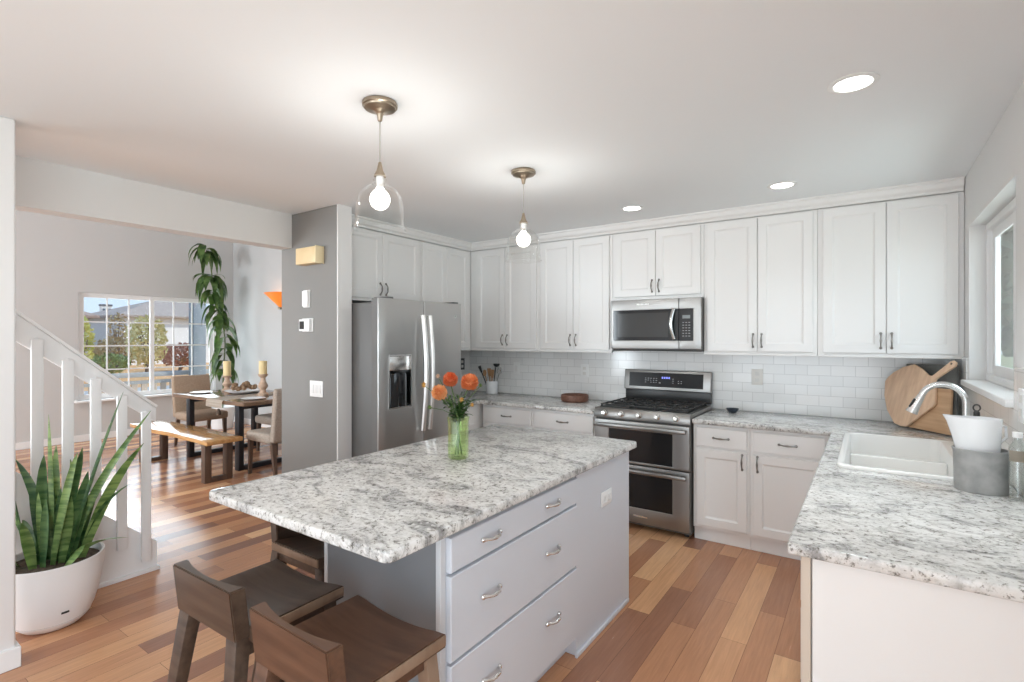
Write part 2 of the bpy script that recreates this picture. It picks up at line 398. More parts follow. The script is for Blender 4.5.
# dining room walls
dwy0, dwy1, dwz0, dwz1 = 2.60, 4.53, .605, 2.195
struct('wall_dining_window', B().cells([-5.5, dwy0, dwy1, 5.0], [0, dwz0, dwz1, 4.1], lambda i, j: not (i == 1 and j == 1), FR((-9.65,0,0), (0,1,0), (0,0,1), (1,0,0)), 0, .15), DGREY, 'grey dining room wall with the wide window', 'wall')
struct('wall_dining_right', B().box(-9.5, -3.96, 4.84, 5.0, 0, 4.1), DWHITE, 'pale dining room wall beside the tall plant', 'wall')
struct('baseboard_dining', B().box(-9.499, -9.484, -5.3, 4.838, .0005, .10, .003), TRIM, 'white baseboard under the dining window', 'baseboard')
struct('baseboard_dining', B().box(-9.48, -4.0, 4.824, 4.839, .0005, .10, .003), TRIM, 'white baseboard along the pale dining wall', 'baseboard')
struct('baseboard_pier', B().box(-4.0, -3.30, 2.434, 2.449, .0005, .10, .003), TRIM, 'white baseboard along the grey wall end', 'baseboard')
# wall behind the camera with openings added to go with the fill lamps
struct('wall_behind', B().cells([-9.65, -8.4, -4.8, -3.0, .15, .70], [0, .05, .4, 2.25, 2.8, 4.1], lambda i, j: not ((i == 1 and j in (2, 3)) or (i == 3 and j in (1, 2))), FR((0,-5.5,0), (1,0,0), (0,0,1), (0,1,0)), 0, .12), LGREY, 'wall behind the camera with openings added for fill light', 'wall')

# windows
def window(name, label, fr, w_, h, ncol, nrow, depth=.05, fw=.05, mull=.05, muntin=.012, sill=None):
    f = struct(name, B().cells([0, fw, w_-fw, w_], [0, fw, h-fw, h], lambda i, j: not (i == 1 and j == 1), fr, 0, depth, bev=.004, seg=1), TRIM, label, 'window')
    half = w_/2
    for k in (0, 1):
        u0 = fw if k == 0 else half-mull/2; u1 = half+mull/2 if k == 0 else w_-fw
        n0 = .012+k*.012; fs = mull
        obj('sash', B().cells([u0, u0+fs, u1-fs, u1], [fw, fw+fs*.8, h-fw-fs*.8, h-fw], lambda i, j: not (i == 1 and j == 1), fr, n0, n0+.012, bev=.002, seg=1), TRIM, f, 0)
        if ncol:
            mb = B(); a0, a1 = u0+fs, u1-fs; b0, b1 = fw+fs*.8, h-fw-fs*.8
            for i in range(1, ncol): x = a0+(a1-a0)*i/ncol; mb.cells([x-muntin/2, x+muntin/2], [b0, b1], lambda i, j: True, fr, n0+.002, n0+.009)
            for i in range(1, nrow): z = b0+(b1-b0)*i/nrow; mb.cells([a0, a1], [z-muntin/2, z+muntin/2], lambda i, j: True, fr, n0+.003, n0+.010)
            obj('muntins', mb, TRIM, f, 0)
        obj('pane', B().cells([u0+fs, u1-fs], [fw+fs*.8, h-fw-fs*.8], lambda i, j: True, fr, n0+.004, n0+.007), PANE, f, 0)
    return f
wd = window('window_1', 'wide white grid window looking out on houses and trees', FR((-9.58, dwy0, dwz0), (0,1,0), (0,0,1), (1,0,0)), dwy1-dwy0, dwz1-dwz0, 3, 4, fw=.022, mull=.062, muntin=.02)
obj('sill', B().box(-9.53, -9.40, dwy0-.05, dwy1+.05, dwz0-.03, dwz0, .004), TRIM, wd)
wk = window('window_2', 'white sliding window in the right wall over the sink', FR((.635, wy0, wz0), (0,1,0), (0,0,1), (-1,0,0)), wy1-wy0, wz1-wz0, 0, 0, depth=.06, fw=.04, mull=.07)
obj('sill', B().box(.462, .60, wy0-.03, wy1+.015, wz0-.033, wz0+.001, .006), TRIM, wk)

# crown and trim above the upper cabinets
cr = B()
def crown(b, p, axis):
    prof = [(0, 0), (.012, 0), (.018, .014), (.032, .026), (.040, .042), (.044, .058), (.056, .066), (.056, .082), (0, .082)]
    return prof
cp = [(0,0), (.014,0), (.02,.016), (.036,.03), (.044,.05), (.046,.06), (.058,.068), (.058,.0795), (0,.0795)]
b = B().prism(cp, FR((-3.512, 4.312, 2.45), (0,-1,0), (0,0,1), (1,0,0)), 0, 4.007)
struct('trim_3', b, WHITE, 'crown moulding above the long row of upper cabinets', 'moulding')
b = B().prism(cp, FR((-3.516, 2.585, 2.45), (1,0,0), (0,0,1), (0,1,0)), 0, 1.73)
struct('trim_4', b, WHITE, 'crown moulding above the cabinets over the refrigerator', 'moulding')

# ================================================================ UPPER CABINETS
def upper(label, x0, x1, z0, doors, z1=2.447):
    yf = 4.31
    r = thing('upper_cabinet', label, 'cabinet', ((x0+x1)/2, BY, z0))
    b = B().box(x0, x1, yf, BY-.0005, z0, z1, .002, 1)
    b.box(x0, x1, yf-.012, yf+.012, z0-.014, z0+.006, .003, 1)
    obj('body', b, WHITE, r)
    for i, (a, c) in enumerate(doors):
        fr = FB(a, yf-.0005, z0+.016); h = z1-z0-.028
        d = obj('door', B().door(fr, c-a, h), WHITE, r, 0)
        side = 1 if i == 0 else -1
        u = (c-a)-.028 if i == 0 else .028
        f2 = FB(a+u, yf-.0205, z0+.016+.085)
        obj('handle', B().pull(f2, .098), PEWTER, d)
    return r
upper('tall white two-door upper cabinet in the far left corner of the back wall', -3.514, -2.655, UPZ, [(-3.42, -3.054), (-3.05, -2.677)])
upper('tall white two-door upper cabinet immediately left of the microwave', -2.653, -1.885, UPZ, [(-2.631, -2.272), (-2.268, -1.909)])
upper('short white two-door upper cabinet directly above the microwave', -1.883, -1.093, 1.862, [(-1.855, -1.487), (-1.483, -1.118)])
upper('tall white two-door upper cabinet immediately right of the microwave', -1.091, -.302, UPZ, [(-1.067, -.697), (-.693, -.328)])
upper('tall white two-door upper cabinet above the leaning cutting boards, nearest the sink window', -.300, .4985, UPZ, [(-.268, .097), (.101, .471)])
# cabinets on the left wall (facing +X)
def upper_left(label, y0, y1, z0, doors, handles, z1=2.447):
    xf = -3.515
    r = thing('upper_cabinet', label, 'cabinet', (LX, (y0+y1)/2, z0))
    b = B().box(LX+.0005, xf, y0, y1, z0, z1, .002, 1).box(xf-.012, xf+.012, y0, y1, z0-.012, z0+.006, .003, 1)
    obj('body', b, WHITE, r)
    for i, (a, c) in enumerate(doors):
        d = obj('door', B().door(FX(xf+.0005, a, z0+.016), c-a, z1-z0-.028), WHITE, r, 0)
        if handles:
            u = (c-a)-.03 if i == 0 else .03
            obj('handle', B().pull(FX(xf+.0205, a+u, z0+.016+.085), .098), PEWTER, d)
    return r
upper_left('white two-door cabinet with dark handles above the refrigerator', 2.585, 3.548, 1.845, [(2.60, 3.072), (3.076, 3.525)], True)
upper_left('white upper cabinet without handles between the refrigerator top and the far corner', 3.552, 4.3085, UPZ, [(3.565, 3.905), (3.909, 4.255)], False)

# ================================================================ BASE CABINETS AND COUNTERS
TOPZ = .915; TH = .036; CB = TOPZ-TH
def base_back(label, x0, x1, drawers, doors, kick=True, handle_side=None):
    yf = 3.99
    r = thing('base_cabinet', label, 'cabinet', ((x0+x1)/2, BY, 0))
    b = B().box(x0, x1, yf, BY-.0005, .10, CB-.0008, .0015, 1); obj('body', b, WHITE, r)
    obj('toe_kick', B().box(x0, x1, yf+.03, yf+.05, .0005, .0995, .001, 1), WHITE, r)
    for a, c in drawers:
        d = obj('drawer', B().door(FB(a, yf-.0005, .715), c-a, .14, stile=0), WHITE, r, 0)
        obj('handle', B().pull(FB((a+c)/2, yf-.0205, .785), .105, vert=False), PEWTER, d)
    for i, (a, c) in enumerate(doors):
        d = obj('door', B().door(FB(a, yf-.0005, .125), c-a, .572), WHITE, r, 0)
        u = (c-a)-.03 if (handle_side or 'RL')[i] == 'R' else .03
        obj('handle', B().pull(FB(a+u, yf-.0205, .63), .105), PEWTER, d)
    return r
base_back('white base cabinet with one drawer, in the far left corner beside the refrigerator', -3.10, -2.515, [(-3.08, -2.535)], [(-3.08, -2.535)])
base_back('white base cabinet with one drawer, under the round wooden bowl', -2.513, -1.892, [(-2.50, -1.91)], [(-2.50, -1.91)], handle_side='L')
base_back('white base cabinet with one drawer and one door, touching the right side of the range', -1.088, -.695, [(-1.062, -.712)], [(-1.062, -.712)])
base_back('white base cabinet with one drawer and one door, in the corner below the sink counter', -.693, -.166, [(-.672, -.235)], [(-.672, -.235)], handle_side='L')
r = thing('base_cabinet', 'plain white base cabinet side between the refrigerator and the corner drawers', 'cabinet', (LX, 3.7, 0))
obj('body', B().box(LX+.0005, -3.14, 3.47, BY-.0005, .10, CB-.0008, .0015, 1), WHITE, r)
obj('toe_kick', B().box(LX+.0005, -3.18, 3.47, 4.0, .0005, .0995), WHITE, r)
obj('door', B().door(FX(-3.1395, 3.49, .125), .40, .572), WHITE, r, 0)
# sink run: end panel faces the camera
r = thing('sink_base_cabinet', 'long white base cabinet under the sink counter with a plain white end panel', 'cabinet', (.15, 1.75, 0))
obj('body', B().cells([-.164, RX-.002], [1.780, 2.86, 3.865, BY-.0005], lambda i, j: True, XY, .10, .62), WHITE, r, 0)
obj('rail', B().cells([-.164, -.145, RX-.02, RX-.002], [1.780, 2.80, 3.90, BY-.0005], lambda i, j: i == 0 or j != 1, XY, .621, CB-.001), WHITE, r, 0)
obj('end_panel', B().box(-.136, RX-.002, 1.756, 1.7795, .0005, CB-.001, .001, 1), WHITE, r)
obj('face_frame', B().box(-.166, -.1405, 1.760, 1.7795, .0005, CB-.001, .002, 1), M('maple_edge', (.62, .53, .44), .5), r)
obj('toe_kick', B().box(-.10, -.08, 1.79, 4.0, .0005, .0995), WHITE, r)

for a, c in ((1.80, 2.30), (2.31, 2.84), (2.86, 3.38), (3.39, 3.90)):
    nf = lambda y, z, x=-.1645: FR((x, y, z), (0,1,0), (0,0,1), (-1,0,0))
    d = obj('door', B().door(nf(a, .125), c-a, .572, t=.006, rec=.004), WHITE, r, 0)
    obj('handle', B().pull(nf(c-.03, .63, -.1707), .105, out=.020), PEWTER, d)
    obj('drawer', B().door(nf(a, .715), c-a, .14, t=.006, stile=0), WHITE, r, 0)
o = obj('countertop', B().cells([LX+.001, -3.10, -1.891], [3.455, 3.945, BY-.0005], lambda i, j: not (i == 1 and j == 0), XY, CB, TOPZ, bev=.008), GRAN2, None, 40)
tag(o, 'speckled granite countertop left of the range, under the wooden bowl', 'countertop')
o = obj('countertop', B().cells([-1.089, -.198, -.098, .445, RX-.0125], [1.722, 2.868, 3.845, 3.945, BY-.0005], lambda i, j: not ((i == 0 and j < 3) or (i == 2 and j == 1)), XY, CB, TOPZ, bev=.008), GRAN2, None, 40)
tag(o, 'L-shaped speckled granite countertop holding the white sink', 'countertop')

# sink (double bowl, drop-in)
r = thing('kitchen_sink', 'white drop-in double sink in the granite counter below the window', 'sink', (.17, 3.36, TOPZ))
x0, x1, y0, y1 = -.124, .462, 2.846, 3.868
def rrect(a, c, d, e, r_): return round_rect(a, c, d, e, r_, 5)
t = bmesh.new(); zt = TOPZ+.016; ix = (-.092, .338, 2.878, 3.836)
loops = [(x0, x1, y0, y1, .05, TOPZ+.0008), (x0, x1, y0, y1, .05, zt-.005), (x0+.005, x1-.005, y0+.005, y1-.005, .046, zt), (ix[0]-.006, ix[1]+.006, ix[2]-.006, ix[3]+.006, .055, zt), (*ix, .05, zt-.006),
         (ix[0]+.008, ix[1]-.008, ix[2]+.008, ix[3]-.008, .05, .76), (ix[0]+.014, ix[1]-.014, ix[2]+.014, ix[3]-.014, .05, .70), (ix[0]+.04, ix[1]-.04, ix[2]+.04, ix[3]-.04, .03, .675)]
rings = [[t.verts.new((px_, py_, q[5])) for px_, py_ in rrect(*q[:5])] for q in loops]
for A, C in zip(rings, rings[1:]):
    for k in range(len(A)): t.faces.new((A[k], A[(k+1)%len(A)], C[(k+1)%len(A)], C[k]))
t.faces.new(rings[-1]); bmesh.ops.recalc_face_normals(t, faces=t.faces[:])
sk = obj('basin', B()._add(t), PORC, r, 45)
obj('divider', B().box(ix[0]+.009, ix[1]-.009, 3.385, 3.42, .68, TOPZ-.03, .010, 3), PORC, r)
for yc in (3.13, 3.62): obj('drain', B().lathe([(0, 0), (.04, 0), (.042, .004), (.02, .003), (0, .002)], 20, (.12, yc, .6755)), CHROME, r)

# gooseneck faucet
r = thing('faucet', 'brushed gooseneck pull-down faucet arching over the sink', 'faucet', (.395, 3.36, TOPZ+.0145))
fx, fy, fz = .395, 3.36, TOPZ+.0145
obj('base', B().lathe([(0,0), (.028,0), (.028,.006), (.022,.012), (.019,.05), (.016,.06), (0,.06)], 24, (fx, fy, fz)), CHROME, r)
R_ = .088; cz = fz+.270
pts = [(fx, fy, fz+.05), (fx, fy, fz+.14), (fx, fy, cz)]
for k in range(1, 15):
    a = PI*k/15.6; pts.append((fx-R_+R_*math.cos(a), fy, cz+R_*math.sin(a)))
obj('neck', B().tube(pts, .0145, 14), CHROME, r)
e0 = Vector(pts[-1]); ed = (e0-Vector(pts[-2])).normalized()
obj('spray_head', B().tube([e0+ed*.001, e0+ed*.02, e0+ed*.06, e0+ed*.10], [.0155, .018, .020, .027], 16), CHROME, r)
obj('spray_button', B().bar(e0+ed*.022+Vector((-.018, -.008, .002)), e0+ed*.07+Vector((-.021, -.008, .002)), .014, .010, bev=.003), BLACK, r)
obj('lever', B().tube([(fx+.018, fy, fz+.03), (fx+.05, fy-.01, fz+.05), (fx+.075, fy-.02, fz+.085)], [.010, .007, .006], 10), CHROME, r)

# ================================================================ ISLAND
ix0, ix1, iy0, iy1 = -1.768, -1.150, 1.254, 2.862
r = thing('kitchen_island', 'grey painted kitchen island cabinet with three wide drawers', 'island', ((ix0+ix1)/2, (iy0+iy1)/2, 0))
b = B().box(ix0+.02, ix1-.004, iy0+.012, 2.20, .10, CB-.001, .001, 1); obj('carcass', b, ISL, r)
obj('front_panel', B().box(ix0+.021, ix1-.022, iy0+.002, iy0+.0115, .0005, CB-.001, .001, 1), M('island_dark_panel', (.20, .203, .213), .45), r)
obj('corner_trim', B().box(ix0, ix0+.02, iy0, iy0+.03, .0005, CB-.001, .002, 1), M('island_edge', (.66, .66, .67), .4), r)
obj('corner_trim', B().box(ix1-.0215, ix1, iy0-.0005, iy0+.026, .0005, CB-.001, .002, 1), M('island_edge_light', (.60, .605, .62), .4), r)
obj('toe_kick', B().box(ix1-.07, ix1-.055, iy0+.03, 2.199, .0005, .0995), ISL, r)
obj('end_panel', B().box(ix0+.02, ix1+.002, 2.2015, iy1, .0005, CB-.001, .0015, 1), ISL, r)
obj('base_moulding', B().box(ix1+.0025, ix1+.016, 2.185, iy1-.03, .0005, .022, .003), ISL, r)
for z0, z1 in ((.742, .858), (.446, .730), (.108, .434)):
    d = obj('drawer', B().door(FX(ix1-.0035, 1.284, z0), 2.182-1.284, z1-z0, t=.0235, stile=0), ISL, r, 0)
    hz = {.742: .802, .446: .599, .108: .300}[z0]
    for hy in (1.50, 1.945): obj('handle', B().pull(FX(ix1+.0205, hy, hz), .10, .005, .024, vert=False), NICKEL, d)
ob = B().box(ix1+.0025, ix1+.008, 2.475, 2.605, .634, .712, .003)
op = obj('outlet_plate', ob, PLAST, r)
for dy in (2.514, 2.566): obj('socket', B().box(ix1+.0075, ix1+.0092, dy-.015, dy+.015, .656, .690, .003), M('socket_white', (.74, .74, .73), .4), op)
o = obj('island_countertop', B().prism(round_rect(-2.160, -1.112, .994, 2.912, .03), XY, CB, TOPZ, .007, 3), GRAN, None, 40)
tag(o, 'big rectangular speckled granite top of the grey island', 'countertop')

# ================================================================ REFRIGERATOR
fX, fY0, fY1, fZ1 = -2.92, 2.522, 3.446, 1.815
r = thing('refrigerator', 'stainless steel side-by-side refrigerator with ice dispenser', 'refrigerator', (-3.2, 2.98, 0))
obj('body', B().box(-3.62, -3.005, 2.590, fY1-.005, .02, 1.79, .006), STEELD, r)
for k, (a, c) in enumerate(((2.525, 2.987), (2.993, fY1))):
    fr = FX(-2.995, a, .06); W = c-a; H = fZ1-.06
    if k == 0:
        d0, d1 = 2.620-a, 2.855-a
        b = B().cells([0, d0, d1, W], [0, .93, 1.335, H], lambda i, j: not (i == 1 and j == 1), fr, .0605, .075, bev=.004)
        kb_ = B().cells([.002, d0, d1, W-.002], [.002, .93, 1.335, H-.002], lambda i, j: not (i == 1 and j == 1), fr, 0, .060)
    else:
        b = B().cells([0, W], [0, H], lambda i, j: True, fr, .0605, .075, bev=.004)
        kb_ = B().cells([.002, W-.002], [.002, H-.002], lambda i, j: True, fr, 0, .060)
    d = obj('door', b, STEEL, r, 40)
    obj('door_core', kb_, STEELD, d, 0)
    yy = (c-.034) if k == 0 else (a+.034)
    P = []
    for q in range(19):
        t = q/18; zz = .79+.91*t; bow = .030+.034*math.sin(PI*t)
        P.append((fX+bow, yy, zz))
    hb = B(); hb.tube(P, .018, 12, .55)
    for q in (.80, 1.69): hb.bar((fX+.002, yy, q), (fX+.032, yy, q), .020, .02, bev=.004)
    obj('handle', hb, HAND, d)
    if k == 0:
        dn = obj('dispenser', B().box(-2.993, -2.985, a+d0, a+d1, .991, 1.395), BLACK, d)
        nb = B().cells([0, .008, d1-d0-.008, d1-d0], [0, .01, .395, .405], lambda i, j: not (i == 1 and j == 1), FX(-2.9845, a+d0, .990), 0, .068)
        obj('dispenser_frame', nb, CHROME, dn, 0)
        obj('control_panel', B().box(-2.984, -2.935, a+d0+.009, a+d1-.009, 1.275, 1.384, .004), CHROME, dn)
        obj('chute', B().tube([(-2.955, (2*a+d0+d1)/2, 1.274), (-2.955, (2*a+d0+d1)/2, 1.235)], [.03, .02], 14), BLACK, dn)
        obj('paddle', B().lathe([(.0, 0), (.092, 0), (.092, .225), (.082, .25), (0, .255)], 24, (-2.95, (2*a+d0+d1)/2, 1.004), .38, 1), BLACKGL, dn)
    else:
        obj('badge', B().tube([(fX, c-.075, 1.705), (fX+.003, c-.075, 1.705)], .014, 16, .7), CHROME, d)
for yy in (2.655, 3.40): obj('hinge_cover', B().box(-3.09, -2.935, yy-.03, yy+.03, 1.7905, 1.83, .006), M('hinge_grey_%d' % int(yy), (.12, .12, .12), .5), r)
# door gasket shadow line
obj('gasket', B().box(-3.0045, -2.9955, 2.600, fY1-.012, .08, 1.78), DARKGAP, r)

# ================================================================ RANGE
rx0, rx1, ry = -1.884, -1.096, 3.93
r = thing('range', 'stainless steel double-oven gas range in the back counter', 'stove', ((rx0+rx1)/2, 4.3, 0))
obj('body', B().box(rx0+.004, rx1-.004, 3.965, BY-.005, .03, .905, .003, 1), STEELD, r)
for xx in (rx0+.05, rx1-.05): obj('foot', B().lathe([(0,.0), (.02,.0), (.02,.03), (0,.03)], 12, (xx, 4.02, .0003)), BLACK, r)
# cooktop deck: raised steel rim and black well
obj('cooktop', B().box(rx0, rx1, 3.962, 4.565, .9055, .945, .006), STEELH, r)
obj('cooktop_well', B().box(rx0+.03, rx1-.03, 3.985, 4.545, .9455, .950, .002), BLACK, r)
for gx0, gx1 in ((rx0+.035, rx0+.272), (rx0+.276, rx1-.276), (rx1-.272, rx1-.035)):
    g = B(); gz = .975
    for yy in (3.995, 4.13, 4.265, 4.40, 4.535): g.box(gx0, gx1, yy-.006, yy+.006, gz-.012, gz, .002, 1)
    for q in range(4): xx = gx0+.006+(gx1-gx0-.012)*q/3; g.box(xx-.006, xx+.006, 3.99, 4.54, gz-.014, gz-.002, .002, 1)
    for xx in (gx0+.008, gx1-.008):
        for yy in (3.995, 4.535): g.box(xx-.007, xx+.007, yy-.006, yy+.006, .9505, gz-.01)
    obj('grate', g, IRON, r, 0)
for bx_, by_ in ((rx0+.155, 4.12), (rx0+.155, 4.42), ((rx0+rx1)/2, 4.27), (rx1-.155, 4.12), (rx1-.155, 4.42)):
    obj('burner', B().lathe([(0,0), (.045,0), (.045,.006), (.03,.010), (0,.010)], 20, (bx_, by_, .9502)), IRON, r)
# front control panel with knobs
cpn = obj('control_panel', B().prism([(0,0), (.032,0), (.028,.05), (.012,.081), (0,.081)], FR((rx0, 3.9618, .866), (0,-1,0), (0,0,1), (1,0,0)), 0, rx1-rx0, .003), STEELH, r)
for k in range(5):
    kx = rx0+.095+k*.147; kb = B()
    mx = Matrix.Translation((kx, 3.931, .906)) @ Matrix.Rotation(PI/2-.1, 4, 'X')
    kb.lathe([(0,0), (.024,0), (.024,.008), (.018,.012), (.017,.03), (.014,.034), (0,.034)], 20, mx=mx)
    kb.box(-.0035, .0035, -.018, .018, .033, .043, .002, mx=mx)
    obj('knob', kb, NICKEL, r)
# oven doors: fr coordinates u along X, v along Z
def oven(z0, z1, win):
    fr = FB(rx0+.006, 3.964, z0); W = rx1-rx0-.012; H = z1-z0
    d = obj('oven_door', B().cells([0, .128, W-.128, W], [0, win[0], win[1], H], lambda i, j: not (i == 1 and j == 1), fr, 0, .034, bev=.004), STEELH, r, 40)
    obj('window', B().cells([.1285, W-.1285], [win[0]+.0005, win[1]-.0005], lambda i, j: True, fr, .022, .031), BLACKGL, d, 0)
    hb = B(); hz = H-.038
    hb.box(rx0+.02, rx1-.02, 3.872, 3.888, z0+hz-.015, z0+hz+.015, .006)
    for xx in (rx0+.07, rx1-.07): hb.box(xx-.018, xx+.018, 3.887, 3.9305, z0+hz-.011, z0+hz+.011, .003)
    obj('handle', hb, STEELH, d)
    return d
oven(.516, .853, (.02, .268))
lo = oven(.055, .508, (.118, .392))
lb = B()
for k in range(7): lb.box(-1.54+k*.017, -1.528+k*.017, 3.9285, 3.9297, .105, .105+random.choice((.008, .012)), 0)
obj('nameplate', lb, NICKEL, lo, 0)
# backguard
obj('rear_riser', B().box(rx0+.012, rx1-.008, 4.585, 4.63, .951, 1.062, .003), BLACK, r)
bgf = FR((rx0+.002, 4.575, 1.048), (1,0,0), (0,.12,.9928), (0,-.9928,.12))
bk = obj('backguard', B().cells([0, rx1-rx0-.008], [0, .182], lambda i, j: True, bgf, -.045, .006, bev=.008), STEELH, r, 40)
ds = obj('display_panel', B().cells([.050, rx1-rx0-.072], [.03, .158], lambda i, j: True, bgf, .0062, .009), M('display_black', (.012, .012, .013), .25, spec=.2), bk, 0)
BLUE = M('display_blue', (.05, .05, .3), .3, emit=(.25, .3, 1), estr=.9)
dg = B()
for k in range(4): dg.cells([.355+k*.02, .368+k*.02], [.107, .109+.014], lambda i, j: True, bgf, .0092, .0098)
obj('clock_digits', dg, BLUE, ds, 0)
tx = B()
for cx_ in (.20, .225, .25, .275, .30, .45, .475, .50, .525):
    for rr in (.068, .086, .104):
        if random.random() < .8: tx.cells([cx_, cx_+random.uniform(.008, .016)], [rr, rr+.0045], lambda i, j: True, bgf, .0092, .0097)
tx.cells([.33, .345], [.064, .072], lambda i, j: True, bgf, .0092, .0097)
obj('panel_lettering', tx, M('panel_print', (.45, .46, .47), .5), ds, 0)

# ================================================================ MICROWAVE
mx0, mx1, myf, mz0, mz1 = -1.862, -1.0935, 4.235, 1.416, 1.846
r = thing('microwave', 'stainless over-the-range microwave below the short upper cabinet', 'microwave', ((mx0+mx1)/2, 4.45, mz0))
obj('body', B().box(mx0+.004, mx1-.002, myf+.03, BY-.005, mz0, mz1-.002, .004), STEELD, r)
fr = FB(mx0, myf+.0295, mz0+.012); W = mx1-mx0; H = mz1-mz0-.012; dv = W*.768
d = obj('door', B().cells([0, .022, dv, dv+.0001], [0, .07, H-.088, H], lambda i, j: not (i == 1 and j == 1) and i < 2, fr, 0, .034, bev=.003), STEELH, r, 40)
obj('window', B().cells([.0225, dv-.002], [.0705, H-.0885], lambda i, j: True, fr, .018, .0335), BLACKGL, d, 0)
obj('window_mesh', B().cells([.06, dv-.085], [.10, H-.115], lambda i, j: True, fr, .0337, .0342), M('mesh_grey', (.035, .034, .033), .10), d, 0)
P = [fr(dv-.038-.018*math.sin(PI*k/14), .085+(H-.17)*k/14, .038+.028*math.sin(PI*k/14)) for k in range(15)]
obj('handle', B().tube(P, .0155, 12), CHROME, d)
cpm = obj('control_panel', B().cells([dv+.003, W-.062, W], [0, .07, H-.088, H], lambda i, j: not (i == 0 and j == 1), fr, 0, .034, bev=.003), STEELH, r, 40)
kp = obj('keypad', B().cells([dv+.0035, W-.0625], [.0705, H-.0885], lambda i, j: True, fr, .018, .0335), BLACKGL, cpm, 0)
obj('display', B().cells([dv+.03, dv+.092], [.25, .278], lambda i, j: True, fr, .0337, .0345), M('lcd', (.20, .22, .22), .4), kp, 0)
kb = B()
for i in range(3):
    for j in range(6):
        kb.cells([dv+.030+i*.024, dv+.030+i*.024+.014], [.105+j*.022, .105+j*.022+.006], lambda i, j: True, fr, .0337, .0342)
obj('buttons', kb, M('button_print', (.30, .30, .30), .5), kp, 0)
lb = B()
for k in range(9): lb.cells([.235+k*.012, .243+k*.012], [H-.047, H-.047+random.choice((.009, .012))], lambda i, j: True, fr, .0342, .0348)
obj('nameplate', lb, M('nameplate_light', (.75, .75, .74), .3), d, 0)
obj('underside_grille', B().box(mx0+.01, mx1-.006, myf+.02, myf+.20, mz0-.006, mz0-.0003, .002), BLACK, r)

# ================================================================ PENDANTS AND DOWNLIGHTS
BULB = bpy.data.materials.new('glowing_bulb'); BULB.use_nodes = True
_n, _l = BULB.node_tree.nodes, BULB.node_tree.links; _n.remove(_n['Principled BSDF'])
_t = _n.new('ShaderNodeBsdfTransparent'); _t.inputs[0].default_value = (.75, .75, .74, 1); _e = _n.new('ShaderNodeEmission'); _e.inputs[0].default_value = (1, .96, .9, 1); _e.inputs[1].default_value = 1.6
_a = _n.new('ShaderNodeAddShader'); _l.new(_t.outputs[0], _a.inputs[0]); _l.new(_e.outputs[0], _a.inputs[1]); _l.new(_a.outputs[0], _n['Material Output'].inputs[0])
r = thing('pendant_light', 'clear glass dome pendant nearest the camera, over the front of the island', 'pendant light', (0, 0, 0), 'glass pendants over the island')
obj('canopy', B().lathe([(0, 2.53), (.072, 2.53), (.075, 2.524), (.074, 2.514), (.068, 2.511), (.066, 2.505), (.056, 2.502), (.038, 2.497), (.020, 2.488), (.013, 2.476), (.010, 2.455), (.006, 2.450), (0, 2.450)], 32), BRASS, r)
obj('cord', B().tube([(0,0,2.4495), (0,0,2.277)], .0028, 8), M('cord_grey', (.45, .43, .40), .5), r)
obj('socket_cap', B().lathe([(0, 2.277), (.006, 2.276), (.009, 2.262), (.014, 2.240), (.024, 2.220), (.026, 2.214), (0, 2.214)], 24), BRASS, r)
sh = obj('shade', B().lathe([(.028, 2.2135), (.028, 2.196), (.022, 2.188), (.026, 2.180), (.050, 2.172), (.074, 2.155), (.092, 2.125), (.101, 2.085), (.104, 2.04), (.106, 2.0), (.111, 1.985), (.1085, 1.984), (.1035, 2.0), (.1015, 2.04), (.0985, 2.085), (.0895, 2.124), (.072, 2.152), (.049, 2.169), (.024, 2.177)], 48), SHADE, r, 60)
obj('socket', B().lathe([(0, 2.2135), (.016, 2.2135), (.016, 2.165), (0, 2.165)], 20), PLAST, r)
obj('bulb', B().lathe([(0, 2.070), (.020, 2.0745), (.036, 2.088), (.0445, 2.113), (.040, 2.134), (.028, 2.150), (.014, 2.163), (0, 2.164)], 24), BULB, r)
r2 = copy_tree(r); r2['label'] = 'clear glass dome pendant farther from the camera, over the back of the island'
r.location = (-1.727, 1.502, -.0005); r2.location = (-1.716, 2.607, -.0005)
lamp('pendant_bulb', 'POINT', (-1.727, 1.502, 2.1125), (0,0,0), 5.8, color=(.97, .98, .97), shadow_soft_size=.036)
lamp('pendant_bulb', 'POINT', (-1.716, 2.607, 2.1125), (0,0,0), 5.8, color=(.97, .98, .97), shadow_soft_size=.036)
LED = M('led_disc', (1, 1, 1), .4, emit=(1, .98, .94), estr=5)
for (x, y, lab) in ((-.05, 2.449, 'round recessed ceiling light nearest the camera, largest of the three'), (-.469, 3.816, 'round recessed ceiling light in the middle, in front of the cabinets right of the microwave'), (-1.511, 3.829, 'round recessed ceiling light farthest from the camera, in front of the microwave cabinet')):
    r = thing('recessed_light', lab, 'ceiling light', (x, y, CZ), 'recessed ceiling lights')
    obj('trim_ring', B().lathe([(.068, -.0005), (.088, -.0005), (.088, -.004), (.070, -.007), (.066, -.005)], 32, (x, y, CZ)), PLAST, r)
    obj('lens', B().lathe([(0, -.0008), (.0655, -.0008), (.0655, -.004), (0, -.005)], 32, (x, y, CZ)), LED, r)
    lamp('ceiling_spot', 'SPOT', (x, y, CZ-.02), (0,0,0), 36 if y < 3 else 11, color=(.86, .95, 1), spot_size=math.radians(95), spot_blend=1.0, shadow_soft_size=.06)

for (x, y) in ((-1.0, .1), (-1.4, -1.2)):       # added fill spots out of view, no fixtures behind them
    lamp('ceiling_spot', 'SPOT', (x, y, CZ-.02), (0,0,0), 20, color=(.86, .95, 1), spot_size=math.radians(110), spot_blend=1.0, shadow_soft_size=.06)

